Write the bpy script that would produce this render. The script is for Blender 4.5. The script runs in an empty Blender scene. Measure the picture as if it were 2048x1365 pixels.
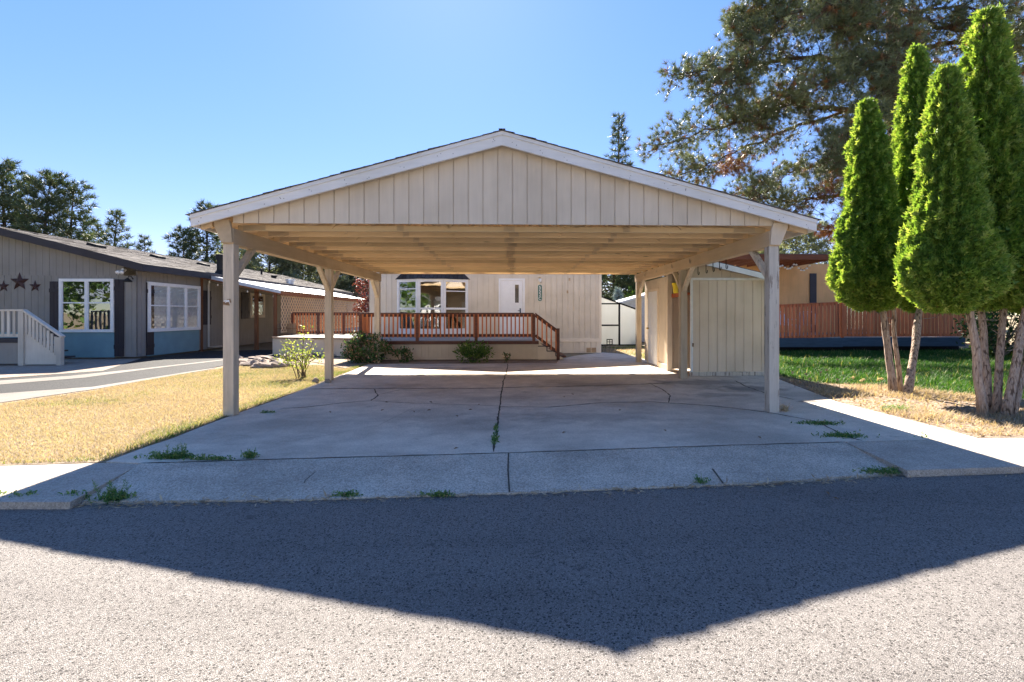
import bpy, math, random
import numpy as np
from mathutils import Vector, Matrix

R = random.Random(7)
rng = np.random.default_rng(11)
sc = bpy.context.scene
COL = sc.collection
rad = math.radians

# ------------------------------------------------------------------ survey
# camera station: origin, 1.38 m above the slab.  at()/G() turn a sight line into a place in the yard.
F, CX, CY, H, TH = 1028.0, 1055.0, 630.0, 1.38, 0.03
cT, sT = math.cos(TH), math.sin(TH)
def _ray(px, py):
    u = (px-CX)/F
    return (u*cT+sT, cT-u*sT, (CY-py)/F)
def at(px, py, Y):
    d = _ray(px, py); t = Y/d[1]
    return (d[0]*t, Y, H+d[2]*t)
def atX(px, py, X):
    d = _ray(px, py); t = X/d[0]
    return (X, d[1]*t, H+d[2]*t)
def G(px, py, z=0.0):
    d = _ray(px, py); t = (z-H)/d[2]
    return (d[0]*t, d[1]*t, z)

# ------------------------------------------------------------------ objects
ORG = {}
def props(o, label=None, cat=None, group=None, kind=None):
    if label: o['label'] = label
    if cat: o['category'] = cat
    if group: o['group'] = group
    if kind: o['kind'] = kind
    return o
def thing(name, label, cat, loc=(0, 0, 0), group=None):
    o = bpy.data.objects.new(name, None); COL.objects.link(o)
    o.location = loc; ORG[o.name] = Vector(loc); o.empty_display_size = .2
    return props(o, label, cat, group)
def root_org(p):
    while p is not None:
        if p.name in ORG: return ORG[p.name]
        p = p.parent
    return Vector((0, 0, 0))
def link(name, me, mats, parent=None, org=None):
    if not isinstance(mats, (list, tuple)): mats = [mats]
    for m in mats: me.materials.append(m)
    o = bpy.data.objects.new(name, me); COL.objects.link(o)
    if parent is not None:
        o.parent = parent
        me.transform(Matrix.Translation(-root_org(parent)))
    elif org is not None:
        me.transform(Matrix.Translation(-Vector(org))); o.location = org
    return o
def copy_tree(o, parent=None):
    c = o.copy(); COL.objects.link(c)
    if parent is not None: c.parent = parent
    for ch in list(o.children): copy_tree(ch, c)
    return c

class MB:
    def __init__(s): s.v = []; s.f = []; s.m = []
    def add(s, vs, fs, mi=0):
        b = len(s.v); s.v += [tuple(p) for p in vs]
        for f in fs: s.f.append([b+i for i in f]); s.m.append(mi)
    def box(s, x0, x1, y0, y1, z0, z1, mi=0):
        if x0 > x1: x0, x1 = x1, x0
        if y0 > y1: y0, y1 = y1, y0
        if z0 > z1: z0, z1 = z1, z0
        s.add([(x0,y0,z0),(x1,y0,z0),(x1,y1,z0),(x0,y1,z0),(x0,y0,z1),(x1,y0,z1),(x1,y1,z1),(x0,y1,z1)],
              [(0,3,2,1),(4,5,6,7),(0,1,5,4),(1,2,6,5),(2,3,7,6),(3,0,4,7)], mi)
    def bar(s, a, b, w, h, up=(0, 0, 1), mi=0):
        a, b = Vector(a), Vector(b); d = (b-a).normalized()
        sd = d.cross(Vector(up))
        if sd.length < 1e-4: sd = d.cross(Vector((1, 0, 0)))
        sd.normalize(); u = sd.cross(d).normalized()
        sd *= w/2; u *= h/2
        vs = [a-sd-u, a+sd-u, a+sd+u, a-sd+u, b-sd-u, b+sd-u, b+sd+u, b-sd+u]
        s.add(vs, [(0,1,2,3),(7,6,5,4),(0,4,5,1),(1,5,6,2),(2,6,7,3),(3,7,4,0)], mi)
    def prism(s, poly, ext, mi=0):
        n = len(poly); e = Vector(ext); P = [Vector(p) for p in poly]
        nrm = Vector((0, 0, 0))
        for i in range(n): nrm += P[i].cross(P[(i+1) % n])
        if nrm.dot(e) > 0: P = P[::-1]
        vs = P+[p+e for p in P]
        s.add(vs, [list(range(n)), list(range(2*n-1, n-1, -1))]+[(i, i+n, (i+1) % n+n, (i+1) % n) for i in range(n)], mi)
    def tube(s, pts, r, n=8, mi=0):
        pts = [Vector(p) for p in pts]
        if not isinstance(r, (list, tuple)): r = [r]*len(pts)
        ref = Vector((.31, .77, .55)); rings = []; b = len(s.v)
        for i, p in enumerate(pts):
            d = pts[min(i+1, len(pts)-1)]-pts[max(i-1, 0)]
            if d.length < 1e-9: d = Vector((0, 0, 1))
            d.normalize(); x = d.cross(ref)
            if x.length < .1: x = d.cross(Vector((1, 0, 0)))
            x.normalize(); y = d.cross(x)
            for k in range(n):
                a = 2*math.pi*k/n; s.v.append(tuple(p+(x*math.cos(a)+y*math.sin(a))*r[i]))
        for i in range(len(pts)-1):
            for k in range(n):
                s.f.append([b+i*n+k, b+i*n+(k+1) % n, b+(i+1)*n+(k+1) % n, b+(i+1)*n+k]); s.m.append(mi)
        s.f.append([b+k for k in range(n)][::-1]); s.m.append(mi)
        s.f.append([b+(len(pts)-1)*n+k for k in range(n)]); s.m.append(mi)
    def lathe(s, c, prof, n=16, mi=0):
        b = len(s.v); c = Vector(c)
        for r_, z in prof:
            for k in range(n):
                a = 2*math.pi*k/n; s.v.append((c.x+r_*math.cos(a), c.y+r_*math.sin(a), c.z+z))
        for i in range(len(prof)-1):
            for k in range(n):
                s.f.append([b+i*n+k, b+i*n+(k+1) % n, b+(i+1)*n+(k+1) % n, b+(i+1)*n+k]); s.m.append(mi)
        s.f.append([b+k for k in range(n)][::-1]); s.m.append(mi)
        s.f.append([b+(len(prof)-1)*n+k for k in range(n)]); s.m.append(mi)
    def blob(s, c, r, seed=0, mi=0, sub=2, jit=.25):
        import bmesh
        bm = bmesh.new(); bmesh.ops.create_icosphere(bm, subdivisions=sub, radius=1)
        q = random.Random(seed); ph = [q.uniform(0, 6.28) for _ in range(6)]
        vs = []
        for v in bm.verts:
            p = v.co
            k = 1+jit*(math.sin(2.3*p.x+ph[0])*math.sin(2.9*p.y+ph[1])+.6*math.sin(4.1*p.z+ph[2]+2*p.x)+.4*q.uniform(-1, 1))
            vs.append((c[0]+p.x*r[0]*k, c[1]+p.y*r[1]*k, c[2]+p.z*r[2]*k))
        s.add(vs, [[v.index for v in f.verts] for f in bm.faces], mi); bm.free()
    def build(s, name, mats, parent=None, bevel=0, smooth=False, org=None):
        me = bpy.data.meshes.new(name); me.from_pydata(s.v, [], s.f); me.update()
        me.polygons.foreach_set('material_index', s.m)
        if smooth: me.polygons.foreach_set('use_smooth', [True]*len(s.f))
        o = link(name, me, mats, parent, org)
        if bevel:
            md = o.modifiers.new('edge', 'BEVEL'); md.width = bevel; md.segments = 2; md.limit_method = 'ANGLE'; md.angle_limit = rad(40)
        return o

def np_mesh(name, V, k, mats, parent=None, tint=None, org=None, smooth=False):
    """V (n*k,3): unshared k-gons"""
    V = np.ascontiguousarray(V, dtype=np.float32).reshape(-1, 3); n = len(V); nf = n//k
    me = bpy.data.meshes.new(name)
    me.vertices.add(n); me.vertices.foreach_set('co', V.ravel())
    me.loops.add(n); me.loops.foreach_set('vertex_index', np.arange(n, dtype=np.int32))
    me.polygons.add(nf); me.polygons.foreach_set('loop_start', np.arange(0, n, k, dtype=np.int32))
    me.update(calc_edges=True)
    if tint is not None:
        a = me.attributes.new('tint', 'FLOAT', 'FACE'); a.data.foreach_set('value', np.asarray(tint, dtype=np.float32))
    me.validate()
    return link(name, me, mats, parent, org)

def nz(a): return a/np.maximum(np.linalg.norm(a, axis=-1, keepdims=True), 1e-9)
def needles(P, A, L, K, w, spread, r):
    N = len(P); P = np.repeat(P, K, 0); A = np.repeat(nz(A), K, 0)
    d = nz(A+spread*r.normal(size=(N*K, 3)))
    sd = nz(np.cross(d, r.normal(size=(N*K, 3))))*w
    T = P+d*(L*r.uniform(.65, 1.1, (N*K, 1)))
    return np.stack([P-sd, P+sd, T], 1).reshape(-1, 3)
def leafs(P, D, Nn, L, W, r, jl=.3):
    """rhombic leaves from P along D, facing Nn"""
    D = nz(D); S = nz(np.cross(D, Nn)); l = L*r.uniform(1-jl, 1+jl, (len(P), 1)); w = W*r.uniform(1-jl, 1+jl, (len(P), 1))
    up = nz(np.cross(S, D))
    return np.stack([P, P+D*l*.45+S*w/2+up*w*.12, P+D*l, P+D*l*.45-S*w/2+up*w*.12], 1).reshape(-1, 3)
def sticks(A, B, ra, rb):
    d = nz(B-A); x = nz(np.cross(d, np.array([.3, .8, .52]))); y = np.cross(d, x)
    out = []
    ang = [0, 2.094, 4.189]
    ra = np.asarray(ra).reshape(-1, 1); rb = np.asarray(rb).reshape(-1, 1)
    for i in range(3):
        a, b = ang[i], ang[(i+1) % 3]
        o1 = x*math.cos(a)+y*math.sin(a); o2 = x*math.cos(b)+y*math.sin(b)
        out.append(np.stack([A+o1*ra, A+o2*ra, B+o2*rb, B+o1*rb], 1))
    return np.concatenate(out, 0).reshape(-1, 3)

# ------------------------------------------------------------------ materials
class NT:
    def __init__(s, name):
        s.mat = bpy.data.materials.new(name); s.mat.use_nodes = True
        s.t = s.mat.node_tree; s.t.nodes.clear()
        s.out = s.t.nodes.new('ShaderNodeOutputMaterial')
    def n(s, typ, props=None, **ins):
        nd = s.t.nodes.new('ShaderNode'+typ)
        for k, v in (props or {}).items(): setattr(nd, k, v)
        for k, v in ins.items(): s.set(nd, k.replace('_', ' '), v)
        return nd
    def set(s, nd, key, v):
        i = nd.inputs[int(key)] if key.isdigit() else nd.inputs[key]
        if isinstance(v, bpy.types.NodeSocket): s.t.links.new(v, i)
        elif isinstance(v, bpy.types.Node): s.t.links.new(v.outputs[0], i)
        else:
            if isinstance(v, (tuple, list)) and len(v) == 3 and i.type == 'RGBA': v = (*v, 1)
            i.default_value = v
    def coords(s, scale=(1, 1, 1)):
        tc = s.n('TexCoord')
        mp = s.n('Mapping', Scale=scale); s.t.links.new(tc.outputs['Object'], mp.inputs['Vector'])
        return mp.outputs[0]
    def noise(s, vec, scale, detail=4, rough=.55):
        return s.n('TexNoise', Vector=vec, Scale=scale, Detail=detail, Roughness=rough).outputs['Fac']
    def voro(s, vec, scale, out='Distance', feature='F1'):
        return s.n('TexVoronoi', {'feature': feature}, Vector=vec, Scale=scale).outputs[out]
    def ramp(s, fac, stops):
        r = s.n('ValToRGB'); s.t.links.new(fac, r.inputs[0]); e = r.color_ramp.elements
        while len(e) < len(stops): e.new(.5)
        for el, (p, c) in zip(e, stops):
            el.position = p; el.color = (*c, 1) if len(c) == 3 else c
        return r.outputs[0]
    def mix(s, fac, a, b, mode='MIX'):
        m = s.n('Mix', {'data_type': 'RGBA', 'blend_type': mode})
        s.set(m, '0', fac); s.set(m, '6', a); s.set(m, '7', b)
        return m.outputs[2]
    def math(s, op, a, b=0.0, c=0.0):
        m = s.n('Math', {'operation': op}); s.set(m, '0', a); s.set(m, '1', b); s.set(m, '2', c); return m.outputs[0]
    def step(s, fac, lo, hi):
        m = s.n('MapRange', {'interpolation_type': 'SMOOTHSTEP'}); s.set(m, '0', fac); s.set(m, '1', lo); s.set(m, '2', hi); return m.outputs[0]
    def bump(s, h, strength=.3, dist=.01):
        return s.n('Bump', Strength=strength, Distance=dist, Height=h).outputs[0]
    def bsdf(s, col, rough=.7, normal=None, spec=.3, metal=0.0, **kw):
        b = s.n('BsdfPrincipled'); s.set(b, 'Base Color', col); s.set(b, 'Roughness', rough)
        s.set(b, 'Specular IOR Level', spec); s.set(b, 'Metallic', metal)
        if normal is not None: s.set(b, 'Normal', normal)
        for k, v in kw.items(): s.set(b, k.replace('_', ' '), v)
        s.t.links.new(b.outputs[0], s.out.inputs[0]); return b

def sc3(c, k): return tuple(min(1, x*k) for x in c)
def m_wood(name, c, stretch=(14, 14, .8), var=.22, wear=None, wear_at=(.62, .72), rough=.75, spec=.25, bump=.35, knots=False):
    t = NT(name); co = t.coords(stretch); iso = t.coords()
    g = t.noise(co, 2.2, 6, .65); big = t.noise(iso, 1.3, 3); fine = t.noise(co, 9, 4)
    col = t.ramp(g, [(.28, sc3(c, 1-var)), (.7, sc3(c, 1+var*.55))])
    col = t.mix(t.step(big, .35, .75), col, t.mix(1.0, col, (.86, .85, .83), 'MULTIPLY'))
    ob = t.n('ObjectInfo'); col = t.mix(1.0, col, t.ramp(ob.outputs['Random'], [(0, (.74, .74, .74)), (1, (1.12, 1.12, 1.12))]), 'MULTIPLY')
    if knots:
        k = t.voro(t.coords(knots), 1.0)
        col = t.mix(t.step(k, .11, .05), col, sc3(c, .45))
    if wear:
        w = t.math('ADD', t.noise(t.coords(tuple(x*.35+.4 for x in stretch)), 3.5, 8, .7), t.math('MULTIPLY', t.math('SUBTRACT', fine, .5), .25))
        col = t.mix(t.step(w, *wear_at), col, wear)
    hgt = t.math('ADD', g, t.math('MULTIPLY', fine, .6))
    t.bsdf(col, rough, t.bump(hgt, bump, .004), spec)
    return t.mat
def m_plain(name, c, rough=.5, spec=.4, metal=0.0, var=.12, scale=6, bump=0):
    t = NT(name); n = t.noise(t.coords(), scale, 5)
    col = t.ramp(n, [(.3, sc3(c, 1-var)), (.7, sc3(c, 1+var))])
    t.bsdf(col, rough, t.bump(t.noise(t.coords(), scale*14, 3), bump, .003) if bump else None, spec, metal)
    return t.mat
def m_leaf(name, stops, trans=.35, rough=.55, spec=.3):
    t = NT(name); a = t.n('Attribute', {'attribute_name': 'tint'}).outputs['Fac']
    col = t.ramp(a, stops)
    b = t.bsdf(col, rough, None, spec)
    tr = t.n('BsdfTranslucent', Color=t.mix(1.0, col, (1.25, 1.2, .6), 'MULTIPLY'))
    mx = t.n('MixShader', Fac=trans)
    t.t.links.new(b.outputs[0], mx.inputs[1]); t.t.links.new(tr.outputs[0], mx.inputs[2])
    t.t.links.new(mx.outputs[0], t.out.inputs[0])
    return t.mat
def m_concrete(name, c, speck=.35, stain=1.0, spots=()):
    t = NT(name); co = t.coords()
    big = t.noise(co, .55, 5, .6); mid = t.noise(co, 3.1, 6, .62); fine = t.noise(co, 60, 3, .7)
    v = t.voro(co, 105, 'Color'); vg = t.n('RGBToBW'); t.t.links.new(v, vg.inputs[0])
    col = t.ramp(mid, [(.25, sc3(c, .8)), (.75, sc3(c, 1.13))])
    col = t.mix(t.math('MULTIPLY', t.step(big, .44, .66), .6*stain), col, sc3((c[0]*.98, c[1]*.97, c[2]*.97), .58))
    col = t.mix(t.math('MULTIPLY', t.step(t.noise(co, 1.7, 5, .7), .60, .72), .45*stain), col, sc3(c, .45))
    col = t.mix(t.math('MULTIPLY', t.step(t.noise(t.coords((.5, 1.6, 1)), 1.1, 4, .6), .55, .7), .3), col, sc3(c, 1.25))
    col = t.mix(speck, col, t.mix(1.0, col, t.ramp(vg.outputs[0], [(.1, (.45, .45, .45)), (.9, (1.4, 1.4, 1.4))]), 'MULTIPLY'))
    col = t.mix(t.step(fine, .66, .74), col, sc3(c, .5))
    sp = t.n('SeparateXYZ', Vector=co) if spots else None
    for (x, y, rx, ry, k) in spots:
        dx = t.math('MULTIPLY', t.math('SUBTRACT', sp.outputs[0], x), 1/rx); dy = t.math('MULTIPLY', t.math('SUBTRACT', sp.outputs[1], y), 1/ry)
        d = t.math('ADD', t.math('SQRT', t.math('ADD', t.math('MULTIPLY', dx, dx), t.math('MULTIPLY', dy, dy))), t.math('MULTIPLY', t.math('SUBTRACT', mid, .5), 1.6))
        col = t.mix(t.math('MULTIPLY', t.step(d, 1.0, .35), k), col, (.10, .10, .10) if k > 0 else c)
    h = t.math('ADD', t.math('MULTIPLY', fine, .7), vg.outputs[0])
    t.bsdf(col, .85, t.bump(h, .35, .004), .25)
    return t.mat
def m_asphalt(name, c, light, patch=.3):
    t = NT(name); co = t.coords()
    v1 = t.n('TexVoronoi', {'feature': 'F1'}, Vector=co, Scale=125.0)
    g = t.n('RGBToBW'); t.t.links.new(v1.outputs['Color'], g.inputs[0])
    e = t.voro(co, 125, 'Distance', 'DISTANCE_TO_EDGE')
    big = t.noise(co, .7, 5, .6); mid = t.noise(co, 9, 4, .65)
    col = t.ramp(g.outputs[0], [(.10, sc3(c, .42)), (.24, sc3(c, .95)), (.62, light), (.97, sc3(light, 1.22))])
    col = t.mix(t.step(e, .10, .015), col, sc3(c, .38))
    col = t.mix(t.math('MULTIPLY', t.step(mid, .56, .72), .6), col, t.mix(1.0, col, (.6, .6, .61), 'MULTIPLY'))
    col = t.mix(t.math('MULTIPLY', t.step(t.noise(t.coords((.12, .9, 1)), 1.6, 4, .6), .45, .65), .35), col, t.mix(1.0, col, (.62, .62, .63), 'MULTIPLY'))
    col = t.mix(t.step(t.noise(co, 2.3, 3, .5), .71, .76), col, t.mix(1.0, col, (.55, .54, .54), 'MULTIPLY'))
    col = t.mix(t.math('MULTIPLY', t.step(big, .42, .66), patch), col, t.mix(1.0, col, (.7, .7, .72), 'MULTIPLY'))
    pv = t.n('TexVoronoi', {'feature': 'F1'}, Vector=co, Scale=58.0); pg = t.n('RGBToBW'); t.t.links.new(pv.outputs['Color'], pg.inputs[0])
    pit = t.math('MULTIPLY', t.step(pv.outputs['Distance'], .42, .22), t.step(pg.outputs[0], .60, .64))
    col = t.mix(pit, col, sc3(c, .16))
    h = t.math('ADD', t.math('MULTIPLY', t.step(e, 0, .25), .8), t.math('MULTIPLY', g.outputs[0], .9))
    t.bsdf(col, .82, t.bump(h, .6, .005), .3)
    return t.mat
def m_shingle(name, c):
    t = NT(name); tc = t.n('TexCoord')
    mp = t.n('Mapping', Scale=(1, 1, 1)); t.t.links.new(tc.outputs['Object'], mp.inputs['Vector'])
    sp = t.n('SeparateXYZ', Vector=mp.outputs[0]); cb = t.n('CombineXYZ', X=sp.outputs[1], Y=sp.outputs[0])
    br = t.n('TexBrick', Vector=cb.outputs[0], Scale=1.0, Color1=sc3(c, .7), Color2=sc3(c, 1.35), Mortar=sc3(c, .3))
    br.inputs['Brick Width'].default_value = .3; br.inputs['Row Height'].default_value = .14; br.inputs['Mortar Size'].default_value = .006
    n = t.noise(t.coords(), 90, 3); n2 = t.noise(t.coords((1, .25, 1)), 1.2, 5, .65)
    col = t.mix(.5, br.outputs['Color'], t.mix(1.0, br.outputs['Color'], t.ramp(n, [(.3, (.5, .5, .5)), (.7, (1.5, 1.5, 1.5))]), 'MULTIPLY'))
    col = t.mix(t.step(n2, .45, .7), col, t.mix(1.0, col, (.75, .73, .7), 'MULTIPLY'))
    t.bsdf(col, .9, t.bump(t.math('ADD', br.outputs['Fac'], n), .5, .006), .2)
    return t.mat
def m_soil(name, a, b, d, scale=7):
    t = NT(name); co = t.coords(); n = t.noise(co, scale, 7, .7); f = t.noise(co, scale*13, 4, .7); g = t.noise(co, scale*.12, 4)
    col = t.ramp(n, [(.25, a), (.5, b), (.75, d)])
    col = t.mix(t.step(f, .5, .7), col, t.mix(1.0, col, (.55, .55, .52), 'MULTIPLY'))
    col = t.mix(t.math('MULTIPLY', t.step(g, .4, .7), .5), col, a)
    t.bsdf(col, .95, t.bump(t.math('ADD', n, f), .7, .02), .15)
    return t.mat
def m_glass(name, refl=.32, tint=(.9, .95, .95)):
    t = NT(name)
    lw = t.n('LayerWeight', Blend=.35); tr = t.n('BsdfTransparent', Color=(*tint, 1))
    nb = t.bump(t.noise(t.coords(), 1.7, 2), .12, .02)
    gl = t.n('BsdfGlossy', Roughness=.02, Color=(.92, .95, 1, 1), Normal=nb)
    fac = t.math('MULTIPLY_ADD', lw.outputs['Fresnel'], .7, refl)
    mx = t.n('MixShader', Fac=fac); t.t.links.new(tr.outputs[0], mx.inputs[1]); t.t.links.new(gl.outputs[0], mx.inputs[2])
    t.t.links.new(mx.outputs[0], t.out.inputs[0]); return t.mat
def m_bark(name, a, b, sx=9, sz=1.3):
    t = NT(name); co = t.coords((sx, sx, sz)); v = t.noise(co, 2, 7, .7); e = t.voro(co, 1.7, 'Distance')
    col = t.ramp(v, [(.3, a), (.65, b)])
    col = t.mix(t.step(e, .55, .85), col, sc3(a, .5))
    t.bsdf(col, .95, t.bump(t.math('SUBTRACT', v, e), .9, .02), .1); return t.mat

SIDE = (.76, .645, .505)
M = dict(
    siding=m_wood('painted siding', SIDE, (7, 7, .5), .07, rough=.7, bump=.3, wear=(.46, .39, .30), wear_at=(.66, .8)),
    house=m_wood('house siding paint', (.89, .785, .625), (7, 7, .5), .05, rough=.65, bump=.2),
    beam=m_wood('tan painted beams', (.66, .51, .34), (6, .5, 6), .12, rough=.75, wear=(.42, .32, .2), wear_at=(.66, .78)),
    truss=m_wood('tan painted trusses', (.84, .62, .36), (.5, 6, 6), .14, rough=.8, knots=(1.3, 5, 9)),
    post=m_wood('weathered post paint', (.64, .535, .41), (9, 9, .6), .2, wear=(.36, .31, .25), wear_at=(.55, .72), bump=.5),
    whitepost=m_wood('flaking white post paint', (.74, .68, .59), (11, 11, .7), .16, wear=(.28, .24, .20), wear_at=(.53, .60), bump=.6),
    fascia=m_wood('flaking white fascia', (.80, .79, .77), (.8, 9, 9), .08, wear=(.36, .34, .32), wear_at=(.65, .73), bump=.4),
    white=m_plain('white paint', (.80, .80, .79), .45, .4, var=.04),
    greywhite=m_plain('dirty white paint', (.76, .76, .74), .6, .3, var=.1),
    soffit=m_wood('plywood soffit', (.60, .46, .31), (.6, 5, 5), .15),
    shingle=m_shingle('grey shingles', (.13, .12, .115)),
    shingle_dark=m_shingle('dark shingles', (.05, .05, .055)),
    concrete=m_concrete('driveway concrete', (.63, .555, .46), .34, 1.25, [(*G(x, y)[:2], a, c_, k) for x, y, a, c_, k in [(880, 737, 1.0, .35, .45), (1410, 765, 1.5, .55, .5), (1500, 778, .9, .5, .6), (1150, 770, 1.2, .4, .22), (1622, 803, .28, .13, .9), (760, 775, 1.4, .5, .18), (1180, 835, 1.3, .5, .25), (930, 850, 1.0, .6, .15), (1430, 790, .7, .3, .35)]]),
    apron=m_concrete('apron concrete', (.52, .46, .385), .75),
    walk=m_concrete('sidewalk concrete', (.44, .385, .325), .55, .8),
    asphalt=m_asphalt('worn asphalt', (.19, .175, .163), (.25, .233, .219)),
    asphalt_shade=m_asphalt('asphalt with painted shade', (.020, .022, .026), (.03, .033, .037)),  # neighbour drive: the shade lying on it is put into this dark colour
    crack=m_soil('crack dirt', (.07, .062, .052), (.11, .10, .085), (.16, .145, .12), 20),
    soil=m_soil('bare soil', (.20, .15, .11), (.31, .24, .18), (.42, .34, .26)),
    drysoil=m_soil('dry lawn soil', (.25, .19, .13), (.33, .26, .19), (.39, .32, .245)),
    greensoil=m_soil('lawn soil', (.035, .05, .015), (.05, .085, .02), (.09, .11, .04)),
    yard=m_soil('yard ground', (.20, .16, .10), (.28, .23, .15), (.35, .29, .19), 3),
    redwood=m_wood('red stained deck wood', (.58, .15, .045), (9, 9, .8), .35, rough=.5, spec=.4),
    redwood_dk=m_wood('dark red stained rail', (.13, .038, .02), (1, 9, 9), .35, rough=.5, spec=.4),
    redwood_lt=m_wood('bright red stained balusters', (.62, .19, .058), (9, 9, .8), .3, rough=.5, spec=.4),
    brownwood=m_wood('brown stained wood', (.24, .10, .045), (9, 9, .8), .3),
    deckfloor=m_wood('grey deck boards', (.46, .44, .42), (1, 12, 12), .2),
    navy=m_wood('dark blue deck skirt', (.06, .10, .14), (1, 9, 9), .3),
    grey=m_wood('grey house siding', (.31, .29, .265), (8, 8, .5), .07),
    darkgrey=m_wood('dark trim paint', (.055, .05, .058), (1, 8, 8), .2, rough=.6),
    shutter=m_wood('charcoal shutter paint', (.045, .038, .045), (9, 9, .6), .25, rough=.6),
    blue=m_plain('blue skirting paint', (.17, .30, .345), .6, .3, var=.08, scale=3, bump=.1),
    cream=m_wood('cream painted rail', (.66, .61, .53), (8, 8, .6), .08),
    tan=m_wood('tan house siding', (.86, .49, .21), (9, 9, .4), .08),
    glass=m_glass('window glass', .22), glass2=m_glass('mirror-like window glass', .2),
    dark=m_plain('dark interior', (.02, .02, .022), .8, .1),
    room=m_plain('dim room interior', (.10, .085, .07), .8, .1),
    curtain=m_plain('net curtain', (.85, .87, .88), .9, .1, var=.08),
    black=m_plain('black metal', (.02, .02, .02), .75, .2),
    iron=m_plain('rusty star metal', (.07, .035, .028), .5, .4, .3, var=.4, scale=9, bump=.2),
    steel=m_plain('galvanised metal', (.55, .57, .59), .35, .5, .7, var=.08),
    metalroof=m_plain('white metal roofing', (.5, .53, .57), .35, .5, .2, var=.05),
    green=m_plain('dark green sign paint', (.06, .15, .11), .5, .4),
    yellow=m_plain('yellow plastic', (.80, .62, .02), .4, .5),
    brass=m_plain('brass', (.55, .38, .14), .3, .5, .8),
    bulb=m_plain('bulb glass', (.85, .83, .78), .2, .6),
    vent=m_plain('tan plastic vent', (.50, .36, .22), .6, .3),
    rust=m_plain('red rust shelf', (.36, .09, .03), .6, .3, var=.25),
    rock=m_soil('field stone', (.22, .17, .14), (.34, .28, .235), (.46, .39, .33), 5),
    bark=m_bark('pine bark', (.075, .05, .038), (.21, .135, .09), 5, 1.2),
    limb=m_bark('pine limb bark', (.06, .043, .034), (.16, .11, .08), 5, 3),
    cbark=m_bark('cedar bark', (.27, .19, .145), (.55, .44, .355), 26, 5),
    twig=m_bark('twig bark', (.10, .075, .05), (.24, .19, .13), 20, 10),
    bamboo=m_wood('reed fencing', (.47, .31, .18), (45, 45, .8), .4),
    lattice=m_wood('lattice slats', (.80, .58, .38), (9, 9, 1), .3),
    edge_and_sun_strip=m_concrete('drive edge concrete and sun strip', (.2, .185, .165), .4, .8),
    litter=m_soil('dead leaves', (.16, .085, .045), (.30, .19, .11), (.42, .30, .20), 15),
    paper=m_plain('torn paper', (.8, .8, .78), .8, .1),
    porchwood=m_wood('brown porch wood', (.20, .07, .035), (1, 9, 9), .3),
    bluetoy=m_plain('light blue plastic', (.16, .42, .62), .4, .5),
    teal=m_plain('pale teal plastic', (.38, .62, .58), .5, .4),
)
# polycarbonate sheet
_t = NT('cloudy polycarbonate')
_b = _t.bsdf(_t.ramp(_t.noise(_t.coords((1, 1, .4)), 2.2, 4), [(.3, (.60, .60, .56)), (.7, (.78, .78, .75))]), .3, _t.bump(_t.noise(_t.coords((60, 60, .1)), 1, 1), .2, .004), .5)
_tr = _t.n('BsdfTranslucent', Color=(.85, .86, .83, 1)); _mx = _t.n('MixShader', Fac=.55)
_t.t.links.new(_b.outputs[0], _mx.inputs[1]); _t.t.links.new(_tr.outputs[0], _mx.inputs[2]); _t.t.links.new(_mx.outputs[0], _t.out.inputs[0])
M['poly'] = _t.mat
L_ = dict(
    pine=m_leaf('pine needles', [(0, (.23, .10, .035)), (.10, (.25, .12, .045)), (.13, (.085, .12, .055)), (.6, (.155, .19, .095)), (1, (.26, .29, .16))], .16, .45, .4),
    farpine=m_leaf('far pine needles', [(0, (.03, .055, .03)), (.5, (.06, .095, .05)), (1, (.13, .155, .08))], .2, .5, .3),
    palepine=m_leaf('pale juniper needles', [(0, (.12, .15, .11)), (.5, (.20, .235, .17)), (1, (.30, .33, .25))], .5, .6, .3),
    bluespruce=m_leaf('blue spruce needles', [(0, (.15, .21, .22)), (1, (.32, .40, .42))], .1),
    cedar=m_leaf('cedar sprays', [(0, (.16, .095, .04)), (.03, (.13, .10, .035)), (.06, (.075, .16, .03)), (.4, (.15, .27, .045)), (.75, (.24, .35, .06)), (1, (.37, .43, .12))], .45, .5, .35),
    bush=m_leaf('broad green leaves', [(0, (.045, .10, .025)), (.6, (.10, .20, .045)), (.85, (.19, .28, .06)), (1, (.27, .35, .09))], .4),
    photinia=m_leaf('photinia leaves', [(0, (.035, .09, .03)), (.5, (.08, .16, .05)), (.78, (.14, .20, .07)), (.82, (.42, .22, .16)), (1, (.52, .34, .26))], .25),
    rose=m_leaf('young rose leaves', [(0, (.14, .22, .05)), (.7, (.30, .36, .09)), (1, (.45, .44, .17))], .5),
    redleaf=m_leaf('plum leaves', [(0, (.07, .018, .022)), (1, (.20, .055, .06))], .4),
    dryblade=m_leaf('dry lawn blades', [(0, (.30, .22, .155)), (.25, (.42, .335, .25)), (.5, (.52, .435, .345)), (.62, (.34, .33, .15)), (.8, (.19, .24, .06)), (1, (.10, .17, .03))], .35, .7, .15),
    greenblade=m_leaf('green lawn blades', [(0, (.02, .07, .012)), (.6, (.045, .13, .02)), (.85, (.09, .18, .03)), (1, (.36, .33, .14))], .42, .55, .25),
    weed=m_leaf('weed leaves', [(0, (.06, .15, .05)), (.6, (.12, .25, .08)), (1, (.30, .34, .14))], .4),
    straw=m_leaf('dry stalks', [(0, (.26, .18, .12)), (.5, (.48, .37, .26)), (1, (.64, .55, .43))], .3, .8, .1),
    hedge=m_leaf('dark hedge leaves', [(0, (.015, .04, .012)), (.7, (.035, .085, .022)), (1, (.08, .14, .04))], .3),
)

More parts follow.
